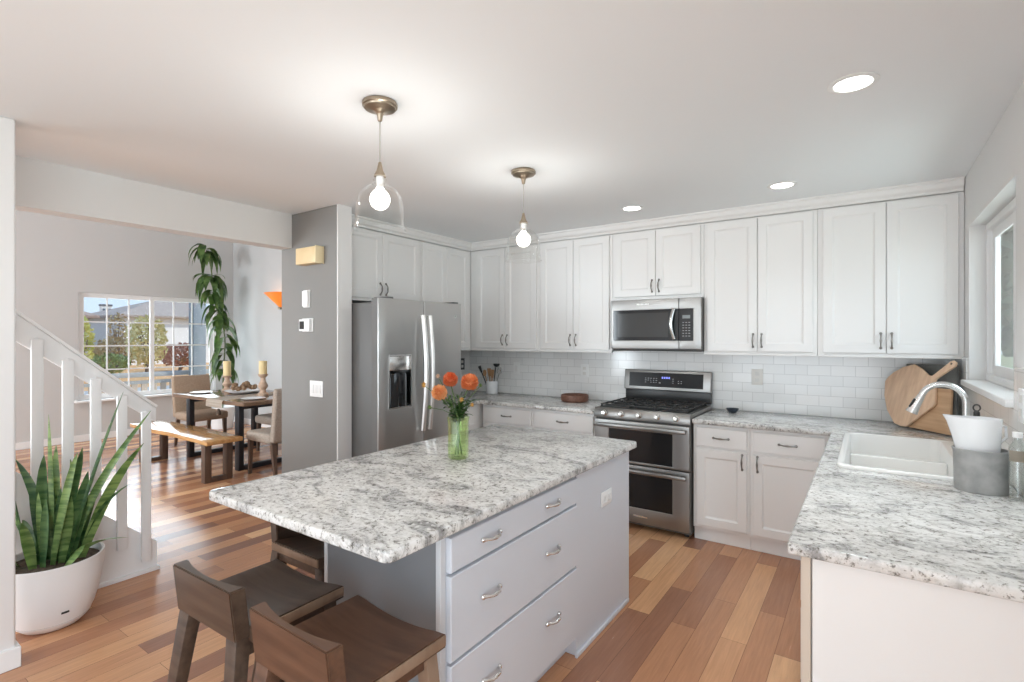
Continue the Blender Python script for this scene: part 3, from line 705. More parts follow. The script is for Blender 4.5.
# ================================================================ BAR STOOLS
def make_stool(mat):
    r = thing('bar_stool', 'x', 'bar stool', (0,0,0), 'bar stools at the island')
    # local: faces +Y, seat top z=.635, seat from y=-.19 to .20
    def seat_z(x): return .622+.022*(abs(x)/.2)**2
    t = bmesh.new(); nx = 12; ring = []
    b = B()
    ys_ = (-.128, -.122, .195, .203); top = []; bot = []
    for i in range(nx+1):
        x = -.20+.40*i/nx
        wv = .0 if abs(x) < .19 else -.004
        top.append([t.verts.new((x, y, seat_z(x)+(-.005 if k in (0, 3) else 0)+wv)) for k, y in enumerate(ys_)])
        bot.append([t.verts.new((x, y, seat_z(x)*.35+.65*.622-.034)) for y in (ys_[0], ys_[3])])
    for i in range(nx):
        for k in range(3): t.faces.new((top[i][k], top[i+1][k], top[i+1][k+1], top[i][k+1]))
        t.faces.new((bot[i][0], bot[i][1], bot[i+1][1], bot[i+1][0]))
        t.faces.new((top[i][0], bot[i][0], bot[i+1][0], top[i+1][0])); t.faces.new((top[i][3], top[i+1][3], bot[i+1][1], bot[i][1]))
    for i in (0, nx): t.faces.new((*top[i], bot[i][1], bot[i][0]))
    bmesh.ops.recalc_face_normals(t, faces=t.faces[:]); b._add(t)
    obj('seat', b, mat, r, 30)
    for sx_ in (-1, 1): obj('edge_band', B().prism([(-.127, .604), (.200, .604), (.200, .636), (-.127, .636)], FR((sx_*.2005,0,0), (0,1,0), (0,0,1), (sx_,0,0)), 0, .006, .002), STOOLE, r)
    # curved backrest slab
    t = bmesh.new(); A = []
    for i in range(nx+1):
        x = -.180+.36*i/nx; q = (x/.180)**2; y0 = -.172; th = .024+.026*q
        zt = .766; zb = .606
        A.append([t.verts.new(p) for p in ((x, y0, zb), (x, y0-.018, zt), (x, y0-.018+th, zt), (x, y0+th, zb))])
    for i in range(nx):
        for k in range(4): t.faces.new((A[i][k], A[i][(k+1)%4], A[i+1][(k+1)%4], A[i+1][k]))
    t.faces.new(A[0]); t.faces.new(A[-1][::-1])
    bmesh.ops.recalc_face_normals(t, faces=t.faces[:])
    es = [e for e in t.edges if e.calc_face_angle(0) > .9]; bmesh.ops.bevel(t, geom=es, offset=.004, segments=2, affect='EDGES')
    b = B()._add(t); bk = obj('backrest', b, mat, r, 30)
    for sx_ in (-1, 1):
        obj('leg', B().bar((sx_*.148, -.145, .605), (sx_*.215, -.225, .0), .060, .046, .038, .036, bev=.003), mat, r)
        obj('leg', B().bar((sx_*.155, .165, .592), (sx_*.205, .215, .0), .048, .046, .034, .034, bev=.003), STOOLE if mat is STOOLW2 else mat, r)
    for sx_ in (-1, 1):
        obj('side_rail', B().bar((sx_*.158, -.155, .568), (sx_*.158, .165, .568), .022, .045, bev=.002), mat, r)
    obj('stretcher', B().bar((-.178, .198, .20), (.178, .198, .20), .022, .035, bev=.002), mat, r)
    obj('stretcher', B().bar((-.178, -.200, .26), (.178, -.200, .26), .022, .035, bev=.002), mat, r)
    return r
s1 = make_stool(STOOLW); s2 = make_stool(STOOLW2)
s1['label'] = 'dark brown wooden bar stool with a curved low back, left of the red-brown one'
s2['label'] = 'red-brown wooden bar stool at the bottom edge, in front of the island drawers'
s3 = copy_tree(s1); s3['label'] = 'dark wooden bar stool tucked under the far left overhang of the island'
s1.location = (-1.735, .965, .0005); s1.rotation_euler.z = math.radians(1)
s2.location = (-1.243, .955, .0005); s2.rotation_euler.z = math.radians(-1)
s3.location = (-1.998, 1.452, .0005); s3.rotation_euler.z = math.radians(-90)

# ================================================================ COUNTER OBJECTS
TZ = TOPZ+.0006
# vase and flowers
VX, VY = -1.700, 1.985
r = thing('glass_vase', 'green glass vase holding the orange dahlias on the island', 'vase', (VX, VY, TZ))
vb = B(); t = bmesh.new()
def fl(r_): return r_
prof = [(0, .004), (.044, .004), (.050, .012), (.050, .09), (.050, .18), (.053, .205), (.054, .212), (.051, .210), (.047, .18), (.047, .09), (.046, .022), (0, .018)]
n = 40; rings = []
for rr, z in prof:
    if rr == 0: rings.append([t.verts.new((VX, VY, TZ+z-.0035))])
    else: rings.append([t.verts.new((VX+rr*(1+.05*math.cos(8*2*PI*k/n))*math.cos(2*PI*k/n), VY+rr*(1+.05*math.cos(8*2*PI*k/n))*math.sin(2*PI*k/n), TZ+z-.0035)) for k in range(n)])
for A, C in zip(rings, rings[1:]):
    for k in range(n):
        k2 = (k+1) % n
        if len(A) == 1: t.faces.new((A[0], C[k2], C[k]))
        elif len(C) == 1: t.faces.new((A[k], A[k2], C[0]))
        else: t.faces.new((A[k], A[k2], C[k2], C[k]))
bmesh.ops.recalc_face_normals(t, faces=t.faces[:]); vb._add(t)
obj('body', vb, GREENGL, r, 60)
# screen-right direction for arranging the bunch about the vase (camera is far to one side)
RD = Vector((.823, .568, 0)); FD = Vector((-.568, .823, 0))
def vp(rt, up_, dp=0): return Vector((VX, VY, TZ))+RD*rt+FD*dp+Vector((0,0,up_))
OR1 = mnoisy('dahlia_orange', (.92, .36, .13), (.98, .50, .24), 30, .6)
OR2 = mnoisy('dahlia_deep', (.88, .25, .09), (.96, .42, .20), 30, .6)
OR3 = mnoisy('dahlia_pale', (.94, .46, .19), (.99, .64, .34), 30, .6)
GST = mnoisy('flower_stem', (.07, .14, .035), (.14, .22, .06), 20, .5)
GLF = mnoisy('flower_leaf', (.05, .13, .03), (.12, .24, .06), 20, .45)
def petals(b, c, axis, R0, rows, seed=0):
    rnd = random.Random(seed); axis = Vector(axis).normalized(); a = axis.orthogonal().normalized(); e = axis.cross(a)
    for ri in range(rows):
        ph = PI*(.10+.62*ri/(rows-1)); cnt = max(5, int(20*math.sin(ph)+2))
        for k in range(cnt):
            th = 2*PI*(k+.5*(ri % 2))/cnt+rnd.uniform(-.1, .1)
            dirv = axis*math.cos(ph)+(a*math.cos(th)+e*math.sin(th))*math.sin(ph)
            tang = axis.cross(dirv).normalized(); p0 = Vector(c)+dirv*R0*.35; L = R0*rnd.uniform(.62, .72)
            up_ = (axis-dirv*axis.dot(dirv)); up_ = up_.normalized() if up_.length > .01 else a
            b.leaf([p0, p0+dirv*L*.5+up_*R0*.04, p0+dirv*L*.85+up_*R0*.10, p0+dirv*L+up_*R0*.18], [R0*.12, R0*.30, R0*.26, R0*.06], tang, .5)
    b.sphere(c, R0*.5, seg=12)
def stempts(tip, base_rt, base_dp):
    p0 = vp(base_rt, .02, base_dp); p3 = Vector(tip); m1 = vp(base_rt*-.6, .20, base_dp*-.6); mid = m1.lerp(p3, .55)+Vector((0,0,.012))
    return [p0, p0.lerp(m1, .5), m1, mid, p3]
def dahlia(label, rt, up_, dp, R0, mat, axis, brt, bdp, seed, rows=7):
    c = vp(rt, up_, dp)
    r = thing('dahlia', label, 'flower', vp(brt, .02, bdp), 'orange dahlias in the green vase')
    ax = Vector(axis).normalized()
    obj('stem', B().tube(stempts(c-ax*R0*.45, brt, bdp), .0028, 8), GST, r)
    b = B(); petals(b, c, ax, R0, rows, seed); obj('bloom', b, mat, r, 60)
    return r
cam_dir = (Vector((0,0,1.52))-Vector((VX, VY, 1.15))).normalized()
dahlia('pale orange round dahlia on the left of the bunch, facing the camera', -.090, .334, -.035, .039, OR3, cam_dir+Vector((-.1,-.1,.1)), -.014, -.012, 1)
dahlia('deep orange dahlia at the top middle of the bunch', -.041, .394, .01, .038, OR2, cam_dir*.5+Vector((0,0,.8)), .0, .012, 2)
dahlia('soft orange dahlia seen from the side, highest on the right', .057, .380, .0, .046, OR1, cam_dir*.25+Vector((0.1,0.05,1)), .014, .0, 3)
def bud(label, rt, up_, dp, brt, bdp, col, R0=.011, kind='flower_bud'):
    c = vp(rt, up_, dp); r = thing(kind, label, 'flower bud', vp(brt, .02, bdp), 'buds in the green vase')
    obj('stem', B().tube(stempts(c, brt, bdp), .0017, 6), GST, r)
    b = B(); petals(b, c, (0,0,1), R0*1.25, 4, int(rt*1000)) ; obj('bud', b, col, r, 60)
YEL = M('bud_yellow', (.80, .50, .14), .6); GRB = M('bud_green', (.22, .34, .10), .6); PK = M('bud_pink', (.75, .55, .40), .6)
bud('small yellow bud far out on the left of the bunch', -.173, .366, 0, -.018, .006, YEL, .013)
bud('small green bud low on the left against the refrigerator handles', -.144, .254, 0, -.010, -.015, GRB, .010)
bud('pinkish half-open bud above the pale orange dahlia', -.104, .409, .01, -.006, .018, PK, .011)
bud('green bud at the far right of the bunch', .112, .364, 0, .018, .008, GRB, .009)
bud('yellow bud low in the middle among the leaves', .020, .294, -.03, .006, -.016, YEL, .012)
bud('small pale yellow bud low on the right side of the bunch', .072, .269, -.02, .016, -.012, YEL, .009)
rnd = random.Random(5)
for k, (lab, rt, up_, brt) in enumerate((('leafy green sprig spreading left from the vase mouth', -.060, .285, .02), ('leafy green sprig standing in the middle of the vase mouth', .002, .31, .002), ('leafy green sprig spreading right from the vase mouth', .065, .285, -.018), ('short leafy green sprig at the front of the vase mouth', .012, .27, .0))):
    r = thing('leaf_sprig', lab, 'foliage', vp(brt, .02, -.02 if k == 3 else .02*(k-1)*.5), 'green sprigs in the green vase')
    tip = vp(rt, up_, -.03 if k == 3 else .01); st = stempts(tip, brt, -.02 if k == 3 else .01*(k-1))
    obj('stem', B().tube(st, .002, 6), GST, r)
    b = B()
    for q in range(44):
        tt = rnd.uniform(-.15, 1.0); p = st[2].lerp(st[4], tt)+Vector((rnd.uniform(-.008,.008),)*3); a = rnd.uniform(0, 2*PI); dv_ = Vector((math.cos(a), math.sin(a), rnd.uniform(-.1, 1.0))).normalized(); L = rnd.uniform(.030, .056)
        b.leaf([p, p+dv_*L*.4, p+dv_*L*.8-Vector((0,0,.002)), p+dv_*L-Vector((0,0,.006))], [.003, .015, .011, .001], dv_.cross(Vector((0,0,1))), .3)
    obj('leaves', b, GLF, r, 60)

# round wooden bowl, small black bowl, utensil crock
o = obj('wooden_bowl', B().lathe([(0,0), (.118,0), (.130,.012), (.134,.035), (.130,.062), (.124,.066), (.116,.060), (.114,.02), (0,.014)], 40, (-2.31, 4.40, TZ)), BOWLW)
tag(o, 'shallow round dark wooden bowl on the counter left of the range', 'bowl')
o = obj('small_bowl', B().lathe([(0,0), (.028,0), (.032,.008), (.047,.026), (.052,.034), (.049,.035), (.040,.025), (.026,.012), (0,.010)], 28, (-.905, 4.45, TZ)), M('dark_blue_glaze', (.03, .04, .055), .12))
tag(o, 'small dark blue glazed bowl on the counter right of the range', 'bowl')
CX, CY = -3.385, 4.515
o = obj('utensil_crock', B().lathe([(0,0), (.062,0), (.064,.006), (.064,.132), (.062,.136), (.058,.132), (.058,.012), (0,.012)], 32, (CX, CY, TZ)), CERAM)
tag(o, 'white ceramic utensil crock in the far corner of the counter', 'crock')
SPW = wood('spoon_wood', (.36, .20, .10), (.52, .32, .18), 6, (6, 6, 1), .55)
def utensil(name, label, cat, dx, dy, lean, L, head, mat, bx_=0, by_=0):
    p0 = Vector((CX+bx_, CY+by_, TZ+.016)); d = Vector((dx*lean, dy*lean, 1)).normalized(); p1 = p0+d*L
    r = thing(name, label, cat, p0)
    obj('handle', B().tube([p0, p0.lerp(p1, .5), p1], [.006, .0055, .006], 8), mat, r)
    b = B(); c = p1+d*.03
    if head == 'spoon': b.sphere(c, .024, 1, .35, 1.5, 14)
    elif head == 'spatula': b.bar(p1-d*.005, p1+d*.085, .03, .006, .052, .004, up=(0,1,0), bev=.002)
    elif head == 'turner': b.bar(p1-d*.005, p1+d*.07, .02, .008, .04, .006, up=(0,1,0), bev=.002)
    elif head == 'ladle': b.lathe([(0, -.03), (.02, -.024), (.034, -.008), (.038, .008), (.034, .006), (.02, -.014), (0, -.02)], 18, c+Vector((.01, 0, 0)))
    elif head == 'whisk':
        for q in range(6):
            a = PI*q/6; e = Vector((math.cos(a), math.sin(a), 0)); b.tube([p1, p1+d*.03+e*.02, p1+d*.07+e*.026, p1+d*.095, p1+d*.07-e*.026, p1+d*.03-e*.02, p1], .0012, 5)
    obj('head', b, mat, r, 50)
DKN = M('dark_nylon', (.03, .03, .032), .4)
utensil('turner', 'slim black turner leaning left in the white crock', 'utensil', -.42, -.1, 1, .235, 'turner', DKN, -.02, -.02)
utensil('wooden_spoon', 'wooden spoon leaning left in the crock, next to the black turner', 'utensil', -.22, -.12, 1, .185, 'spoon', SPW, -.012, -.03)
utensil('wooden_spatula', 'flat wooden spatula standing in the middle of the crock', 'utensil', -.06, -.05, 1, .175, 'spatula', SPW, .0, -.02)
utensil('wooden_spatula', 'wooden spatula leaning slightly right in the crock', 'utensil', .12, -.08, 1, .165, 'spatula', SPW, .015, -.03)
utensil('ladle', 'black ladle standing tall at the back of the crock', 'utensil', .04, .12, 1, .27, 'ladle', DKN, .0, .02)
utensil('whisk', 'steel whisk leaning right in the crock', 'utensil', .30, .02, 1, .19, 'whisk', CHROME, .02, .015)
utensil('slotted_spoon', 'large steel slotted spoon leaning right in the crock', 'utensil', .34, .08, 1, .215, 'spoon', CHROME, .0, .03)

# wall plates on the tile
def plate(name, label, cat, fr, w_, h, kind, mat=None):
    mat = mat or PLAST; base = fr(0, 0, 0); r = thing(name, label, cat, base)
    obj('plate', B().cells([-w_/2, w_/2], [-h/2, h/2], lambda i, j: True, fr, .0003, .006, bev=.002), mat, r, 40)
    if kind == 'outlet':
        for dz in (-.026, .026): obj('socket', B().cells([-.017, .017], [dz-.015, dz+.015], lambda i, j: True, fr, .0062, .0078), M('ivory', (.70, .69, .66), .4), r, 0)
    else:
        for q in range(kind):
            u = (q-(kind-1)/2)*.046
            obj('rocker', B().prism([(-.016,-.033), (.016,-.033), (.016,.033), (-.016,.033)], FR(fr(u,0,0), fr(1,0,0)-fr(0,0,0), fr(0,1,0)-fr(0,0,0), fr(0,0,1)-fr(0,0,0)), .0062, .010, .0015), M('rocker_white', (.76, .755, .74), .35), r)
    return r
ALM = M('almond_plate', (.76, .74, .70), .4)
plate('wall_outlet', 'pale outlet on the tile between the small dark bowl and the upper cabinets', 'outlet', FB(-.752, BY, 1.20), .085, .13, 'outlet', ALM)
plate('wall_outlet', 'white outlet on the tile above the round wooden bowl', 'outlet', FB(-2.325, BY, 1.193), .085, .13, 'outlet')
plate('wall_switch', 'white switch plate on the tile beside the utensil crock', 'switch', FB(-3.14, BY, 1.19), .08, .13, 1)
plate('light_switch', 'white triple light switch on the grey wall end', 'switch', FB(-3.545, 2.4495, 1.123), .165, .125, 3)
plate('wall_outlet', 'white outlet on the tile at the right edge below the window', 'outlet', FR((RX-.0125, 2.74, 1.26), (0,1,0), (0,0,1), (-1,0,0)), .085, .13, 'outlet')
dk = plate('wall_outlet', 'dark outlet on the wall just right of the refrigerator', 'outlet', FX(LX, 4.50, 1.225), .085, .13, 'outlet', M('dark_plate', (.06, .06, .065), .4))

# thermostat, sensor, chime box on the grey wall
r = thing('door_chime', 'light wooden door chime box high on the grey wall end', 'door chime', (-3.585, 2.4495, 2.10))
obj('box', B().box(-3.712, -3.458, 2.375, 2.4495, 2.095, 2.222, .004), wood('pine', (.66, .48, .25), (.80, .62, .37), 6, (1, 10, 1), .5), r)
obj('end_cap', B().box(-3.4575, -3.450, 2.372, 2.4495, 2.092, 2.225, .002), M('pine_cap', (.84, .70, .44), .5), r)
r = thing('thermostat', 'white wall thermostat with a dark screen on the grey wall end', 'thermostat', (-3.655, 2.4495, 1.57))
obj('plate', B().box(-3.725, -3.585, 2.440, 2.4495, 1.57, 1.675, .003), PLAST, r)
obj('body', B().box(-3.735, -3.60, 2.418, 2.4395, 1.575, 1.668, .004), PLAST, r)
obj('screen', B().box(-3.725, -3.665, 2.4165, 2.4178, 1.59, 1.652), BLACKGL, r)
r = thing('wall_sensor', 'small upright white sensor above the thermostat', 'sensor', (-3.67, 2.4495, 1.765))
obj('base', B().box(-3.71, -3.625, 2.440, 2.4495, 1.762, 1.90, .003), PLAST, r)
obj('cover', B().box(-3.705, -3.632, 2.424, 2.4395, 1.768, 1.894, .006), PLAST, r)

# cutting boards and slate against the corner
P0 = Vector((.163, 4.417, TZ)); dd = Vector((.643, -.766, 0)); tl = math.radians(12)
uu = Vector((.766*math.sin(tl), .643*math.sin(tl), math.cos(tl))); nn = dd.cross(uu)
def lean(o_): return FR(P0+nn*o_+Vector((0,0,max(0, -nn.z*o_)*.0)), dd, uu, nn)
octp = [(.056,.434),(.124,.404),(.177,.366),(.206,.364),(.31,.463),(.328,.471),(.347,.462),(.347,.437),(.235,.345),(.226,.317),(.245,.28),(.262,.191),(.254,.171),(.086,.008),(.043,.004),(-.011,.016),(-.091,.099),(-.138,.198),(-.153,.299),(-.134,.33),(-.093,.369),(-.026,.409)]
r = thing('cutting_board', 'light octagonal wooden paddle board with its handle pointing up right', 'cutting board', P0)
obj('board', B().prism(octp, lean(0), .001, .019, .004), BOARDW, r, 40)
obj('hang_hole', B().prism([(.322+.007*math.cos(k*PI/6), .449+.007*math.sin(k*PI/6)) for k in range(12)], lean(0), .0185, .0196), LEGW, r)
r = thing('cutting_board', 'rectangular wooden cutting board leaning behind the octagonal one', 'cutting board', P0+dd*.15-nn*.03)
obj('board', B().prism([(.02,.009), (.376,.009), (.370,.035), (.332,.280), (.322,.292), (.02,.285)], lean(-.024), .0, .020, .004), BOARDW2, r, 40)
o = obj('slate_tray', B().prism([(-.06,.015), (.388,.015), (.388,.03), (.310,.452), (-.06,.44)], lean(-.045), -.003, .012, .003), SLATE, None, 40)
tag(o, 'big dark slate tray standing in the corner behind the wooden boards', 'tray')

# galvanized tub, pitcher, bottles
TX, TY = .3655, 2.735
r = thing('galvanized_tub', 'oval galvanized metal tub on the counter in front of the sink', 'tub', (TX, TY, TZ))
tb = B().lathe([(0,0), (.100,0), (.104,.004), (.108,.155), (.112,.159), (.112,.163), (.106,.163), (.1035,.155), (.100,.008), (0,.008)], 40, (TX, TY, TZ), .785, .66)
obj('body', tb, GALV, r, 50)
obj('wire_rim', B().tube([(TX+.111*.785*math.cos(2*PI*k/40), TY+.111*.66*math.sin(2*PI*k/40), TZ+.1645) for k in range(41)], .003, 6), GALV, r)
t = bmesh.new(); n = 40; rings = []
def pitch_ring(z, rx_, ry_, sp, dz=0):
    V = []
    for k in range(n):
        a = 2*PI*k/n; cx_ = math.cos(a); x = rx_*cx_; y = ry_*math.sin(a)
        if cx_ < 0: x -= sp*(-cx_)**5; y *= 1-.25*(sp > 0)*(-cx_)**4
        V.append(t.verts.new((TX-.008+x, TY+y, z+dz*max(0, -cx_)**6)))
    return V
zb = TZ+.010
spec_ = [(zb, .045, .034, 0, 0), (zb+.002, .054, .038, 0, 0), (zb+.12, .064, .046, 0, 0), (zb+.16, .067, .048, .003, 0), (zb+.21, .070, .050, .012, 0), (zb+.255, .072, .052, .024, .003), (zb+.278, .073, .052, .036, .006), (zb+.278, .070, .049, .034, .006), (zb+.255, .069, .049, .021, .003), (zb+.21, .067, .047, .010, 0), (zb+.12, .061, .043, 0, 0), (zb+.012, .050, .035, 0, 0)]
rings = [pitch_ring(*q) for q in spec_]
for A, C in zip(rings, rings[1:]):
    for k in range(n): t.faces.new((A[k], A[(k+1)%n], C[(k+1)%n], C[k]))
t.faces.new(rings[0][::-1]); t.faces.new(rings[-1]); bmesh.ops.recalc_face_normals(t, faces=t.faces[:])
r = thing('pitcher', 'white pitcher with its spout to the left, standing in the galvanized tub', 'pitcher', (TX, TY, zb))
obj('body', B()._add(t), CERAM, r, 60)
obj('handle', B().tube([(TX+.058, TY+.02, zb+.255), (TX+.078, TY+.032, zb+.245), (TX+.080, TY+.033, zb+.205), (TX+.057, TY+.02, zb+.18)], .005, 8), CERAM, r)
r = thing('bottle_stopper', 'dark metal stopper with a ring rising behind the white pitcher', 'stopper', (.355, 2.83, TZ))
sx_, sy_ = .366, 2.826
obj('bottle', B().lathe([(0,0), (.009,0), (.0095,.003), (.0095,.22), (.006,.24), (.006,.25), (0,.25)], 20, (sx_, sy_, TZ)), CLEARGL, r)
obj('stopper', B().lathe([(0,.250), (.011,.250), (.0115,.256), (.0105,.300), (.006,.306), (0,.306)], 16, (sx_, sy_, TZ)), IRON, r)
obj('ring', B().tube([(sx_+.011*math.cos(2*PI*k/16), sy_, TZ+.318+.013*math.sin(2*PI*k/16)) for k in range(17)], .0028, 6), IRON, r)
r = thing('soap_bottle', 'clear glass bottle with a small beige label beside the tub at the right edge', 'bottle', (.459, 2.66, TZ))
bx_, by_ = .459, 2.66
obj('glass', B().lathe([(0,0), (.024,0), (.0255,.004), (.0255,.19), (.022,.205), (.013,.22), (.013,.232), (.011,.232), (.0105,.218), (.020,.203), (.0235,.188), (.0235,.006), (0,.006)], 24, (bx_, by_, TZ)), CLEARGL, r)
obj('cap', B().lathe([(0,.2325), (.015,.2325), (.015,.252), (0,.254)], 20, (bx_, by_, TZ)), PLAST, r)
lb = B(); fr = FR((bx_, by_, TZ), (1,0,0), (0,1,0), (0,0,1))
t = bmesh.new(); A = []
for k in range(9):
    a = math.radians(-160+k*17); A.append((t.verts.new((bx_+.0259*math.cos(a), by_+.0259*math.sin(a), TZ+.145)), t.verts.new((bx_+.0259*math.cos(a), by_+.0259*math.sin(a), TZ+.185))))
for p, q in zip(A, A[1:]): t.faces.new((p[0], q[0], q[1], p[1]))
bmesh.ops.solidify(t, geom=t.faces[:], thickness=-.0006)
obj('label', B()._add(t), M('beige_label', (.50, .44, .36), .7), r)

# ================================================================ STAIRS AND RAILING
SXR = -3.85
def sl(y): return -.88*(y-1.465)          # rise towards the camera
sp_ = [(1.465, .0005), (1.465, .185), (.60, .185+sl(.60)), (.60, .0005)]
struct('staircase', B().prism([(1.465, .026), (1.465, .185), (.60, .185+sl(.60)), (.60, .026)], FR((SXR-.03,0,0), (0,1,0), (0,0,1), (1,0,0)), 0, .03), TRIM, 'white stair stringer below the railing', 'stairs')
struct('trim_5', B().box(SXR-.031, SXR+.016, .62, 1.478, .0005, .0255, .003), TRIM, 'white shoe moulding along the stair stringer', 'moulding')
st = B()
for k in range(5):
    y1 = 1.46-k*.215; z1 = .185*(k+1)
    st.box(-4.79, SXR-.031, y1-.245, y1-.001, max(.0005, z1-.185), z1, .008)
struct('stair_treads', st, CARPET, 'pale carpeted stair treads behind the railing', 'stairs', sm=0)
r = thing('stair_railing', 'white stair railing with flat balusters descending to the dining room', 'railing', (SXR, 1.4, 0))
hx = SXR
hr = FR((hx,0,0), (0,1,0), (0,0,1), (1,0,0))
hb = B().prism([(.60, 1.672+sl(.60)-sl(.774)-.18), (1.454, .972), (1.454, 1.060), (1.448, 1.066), (.60, 1.660+sl(.60)-sl(.774))], hr, -.016, .016, .002)
obj('rail_board', hb, TRIM, r)
obj('cap_rail', B().prism([(.60, 1.660+sl(.60)-sl(.774)), (1.448, 1.0665), (1.460, 1.078), (.60, 1.683+sl(.60)-sl(.774))], hr, -.032, .034, .003), TRIM, r)
for yc in (.733, .864, .999, 1.130, 1.262, 1.393):
    zt = 1.066+sl(yc)-sl(1.454)-.075; zb_ = .10+sl(yc)-sl(1.38)
    b = B().box(hx+.0165, hx+.040, yc-.026, yc+.026, max(zb_, .03), zt, .003)
    b.lathe([(.034, 0), (.0, .014)], 4, (hx+.028, yc, zt-.001), .45, 1.0, None)
    obj('baluster', b, TRIM, r, 30)

# ================================================================ SNAKE PLANT
PXc, PYc = -3.585, .872
r = thing('snake_plant', 'tall snake plant in a rounded white pot beside the stair railing', 'potted plant', (PXc, PYc, 0))
obj('pot', B().lathe([(0, .0008), (.10, .0008), (.125, .006), (.150, .03), (.158, .045), (.160, .0455), (.178, .09), (.198, .16), (.212, .24), (.219, .31), (.221, .355), (.216, .357), (.210, .353), (.204, .28), (0, .27)], 56, (PXc, PYc, 0)), POT, r, 40)
obj('saucer_seam', B().lathe([(.157, .0447), (.1612, .0447), (.1612, .0463), (.157, .0463)], 48, (PXc, PYc, 0)), M('seam_grey', (.5, .49, .485), .6), r)
obj('drain_slot', B().tube([(PXc+.183*math.cos(a), PYc+.183*math.sin(a), .108) for a in (-.05, .0, .06, .12)], .006, 8), BLACK, r)
obj('soil', B().lathe([(0, .330), (.10, .328), (.203, .320), (.203, .29), (0, .29)], 40, (PXc, PYc, 0)), SOIL, r)
LR = Vector((.665, .747, 0)).normalized(); LR = Vector((.20, .98, 0))
# the plane the fan of leaves spreads in: across the view from the room
VR = Vector((.823, .568, 0)); VF = Vector((-.568, .823, 0))
def sp(a, z, d=0): return Vector((PXc, PYc, z))+VR*a+VF*d
K = .00555*.95
def px(x, y, d=0):      # photo-measured leaf points converted to metres about the pot axis
    return sp((x-56)*.00537, .345+(563-y)*.00537, d)
LV = [((78,560),(88,520),(105,470),(131,397), .052, -.02, SNAKE2), ((72,560),(78,530),(92,490),(148,418), .040, .03, SNAKE), ((80,560),(90,525),(102,490),(135,452), .042, .06, SNAKE),
      ((66,560),(74,520),(86,475),(93,455), .042, -.05, SNAKE), ((60,560),(68,520),(82,480),(86,453), .040, .0, SNAKE2), ((68,560),(74,520),(72,490),(62,468), .056, .05, SNAKE),
      ((50,560),(53,510),(55,480),(58,458), .042, -.04, SNAKE2), ((52,560),(52,510),(50,470),(45,421), .040, .03, SNAKE), ((45,560),(44,530),(42,500),(40,480), .036, .06, SNAKE2),
      ((42,560),(36,535),(26,515),(14,500), .044, -.03, SNAKE), ((48,560),(46,525),(36,492),(14,466), .044, .02, SNAKE2), ((30,562),(22,548),(16,536),(10,528), .036, -.06, SNAKE),
      ((36,562),(28,545),(20,535),(13,530), .034, .05, SNAKE2), ((28,564),(27,550),(26,535),(27,525), .034, -.09, SNAKE), ((60,560),(64,535),(68,515),(70,497), .038, -.08, SNAKE2),
      ((52,560),(53,545),(53,530),(52,518), .040, -.10, SNAKE), ((76,560),(83,535),(95,510),(123,493), .018, .05, SNAKE2), ((80,562),(90,545),(108,538),(140,538), .030, -.04, SNAKE),
      ((84,562),(92,555),(100,548),(107,541), .026, -.08, SNAKE), ((70,560),(74,540),(78,520),(80,500), .036, -.02, SNAKE), ((74,560),(80,530),(86,505),(90,485), .034, .07, SNAKE2), ((56,562),(60,545),(62,530),(66,510), .034, .10, SNAKE)]
rl = random.Random(4)
for k in range(9):
    bx0 = rl.uniform(38, 80); h_ = rl.uniform(50, 110); ln = (bx0-58)*rl.uniform(.3, .9)
    LV.append(((bx0, 561), (bx0+ln*.2, 561-h_*.35), (bx0+ln*.6, 561-h_*.7), (bx0+ln, 561-h_), rl.uniform(.034, .050), rl.uniform(-.10, .10), rl.choice((SNAKE, SNAKE2))))
for i, (a, b_, c_, d_, wd_, dp, mt) in enumerate(LV):
    P = []
    pa, pb, pc, pd = px(*a, dp*.9), px(*b_, dp*1.1), px(*c_, dp*1.3), px(*d_, dp*1.5)
    pa = sp((a[0]-56)*.0045, .315, dp*.9)
    for k in range(11):
        t_ = k/10; u = 1-t_
        P.append(pa*u**3+pb*3*u*u*t_+pc*3*u*t_*t_+pd*t_**3)
    wds = [wd_*1.2*f for f in (.62, .74, .86, .96, 1, 1, .95, .85, .68, .42, .05)]
    ang = (i*37 % 80-40)*PI/180
    side = VR*math.cos(ang)+VF*math.sin(ang)
    obj('leaf', B().leaf(P, wds, side, .35), mt, r, 60)

# ================================================================ DINING ROOM
# bench
r = thing('dining_bench', 'live-edge honey wood bench in front of the dining table', 'bench', (-6.5, 2.72, 0))
def live(b, x0, x1, y0, y1, z0, z1, amp, seed):
    rnd = random.Random(seed); n_ = 18; P = []
    ph = [rnd.uniform(0, 6) for _ in range(4)]
    for k in range(n_+1):
        x = x0+(x1-x0)*k/n_; P.append((x, y0+amp*(math.sin(x*4+ph[0])+.5*math.sin(x*9+ph[1]))))
    for k in range(n_+1):
        x = x1-(x1-x0)*k/n_; P.append((x, y1+amp*(math.sin(x*4+ph[2])+.5*math.sin(x*9+ph[3]))))
    return b.prism(P, XY, z0, z1, .006)
obj('seat', live(B(), -7.50, -5.52, 2.56, 2.93, .42, .465, .012, 3), HONEY, r, 40)
for xx in (-7.30, -5.72):
    obj('leg', B().box(xx-.04, xx+.04, 2.60, 2.67, .0005, .4195, .004), LEGW, r); obj('leg', B().box(xx-.04, xx+.04, 2.82, 2.89, .0005, .4195, .004), LEGW, r)
    obj('foot_bar', B().box(xx-.038, xx+.038, 2.671, 2.819, .0005, .045, .004), LEGW, r)
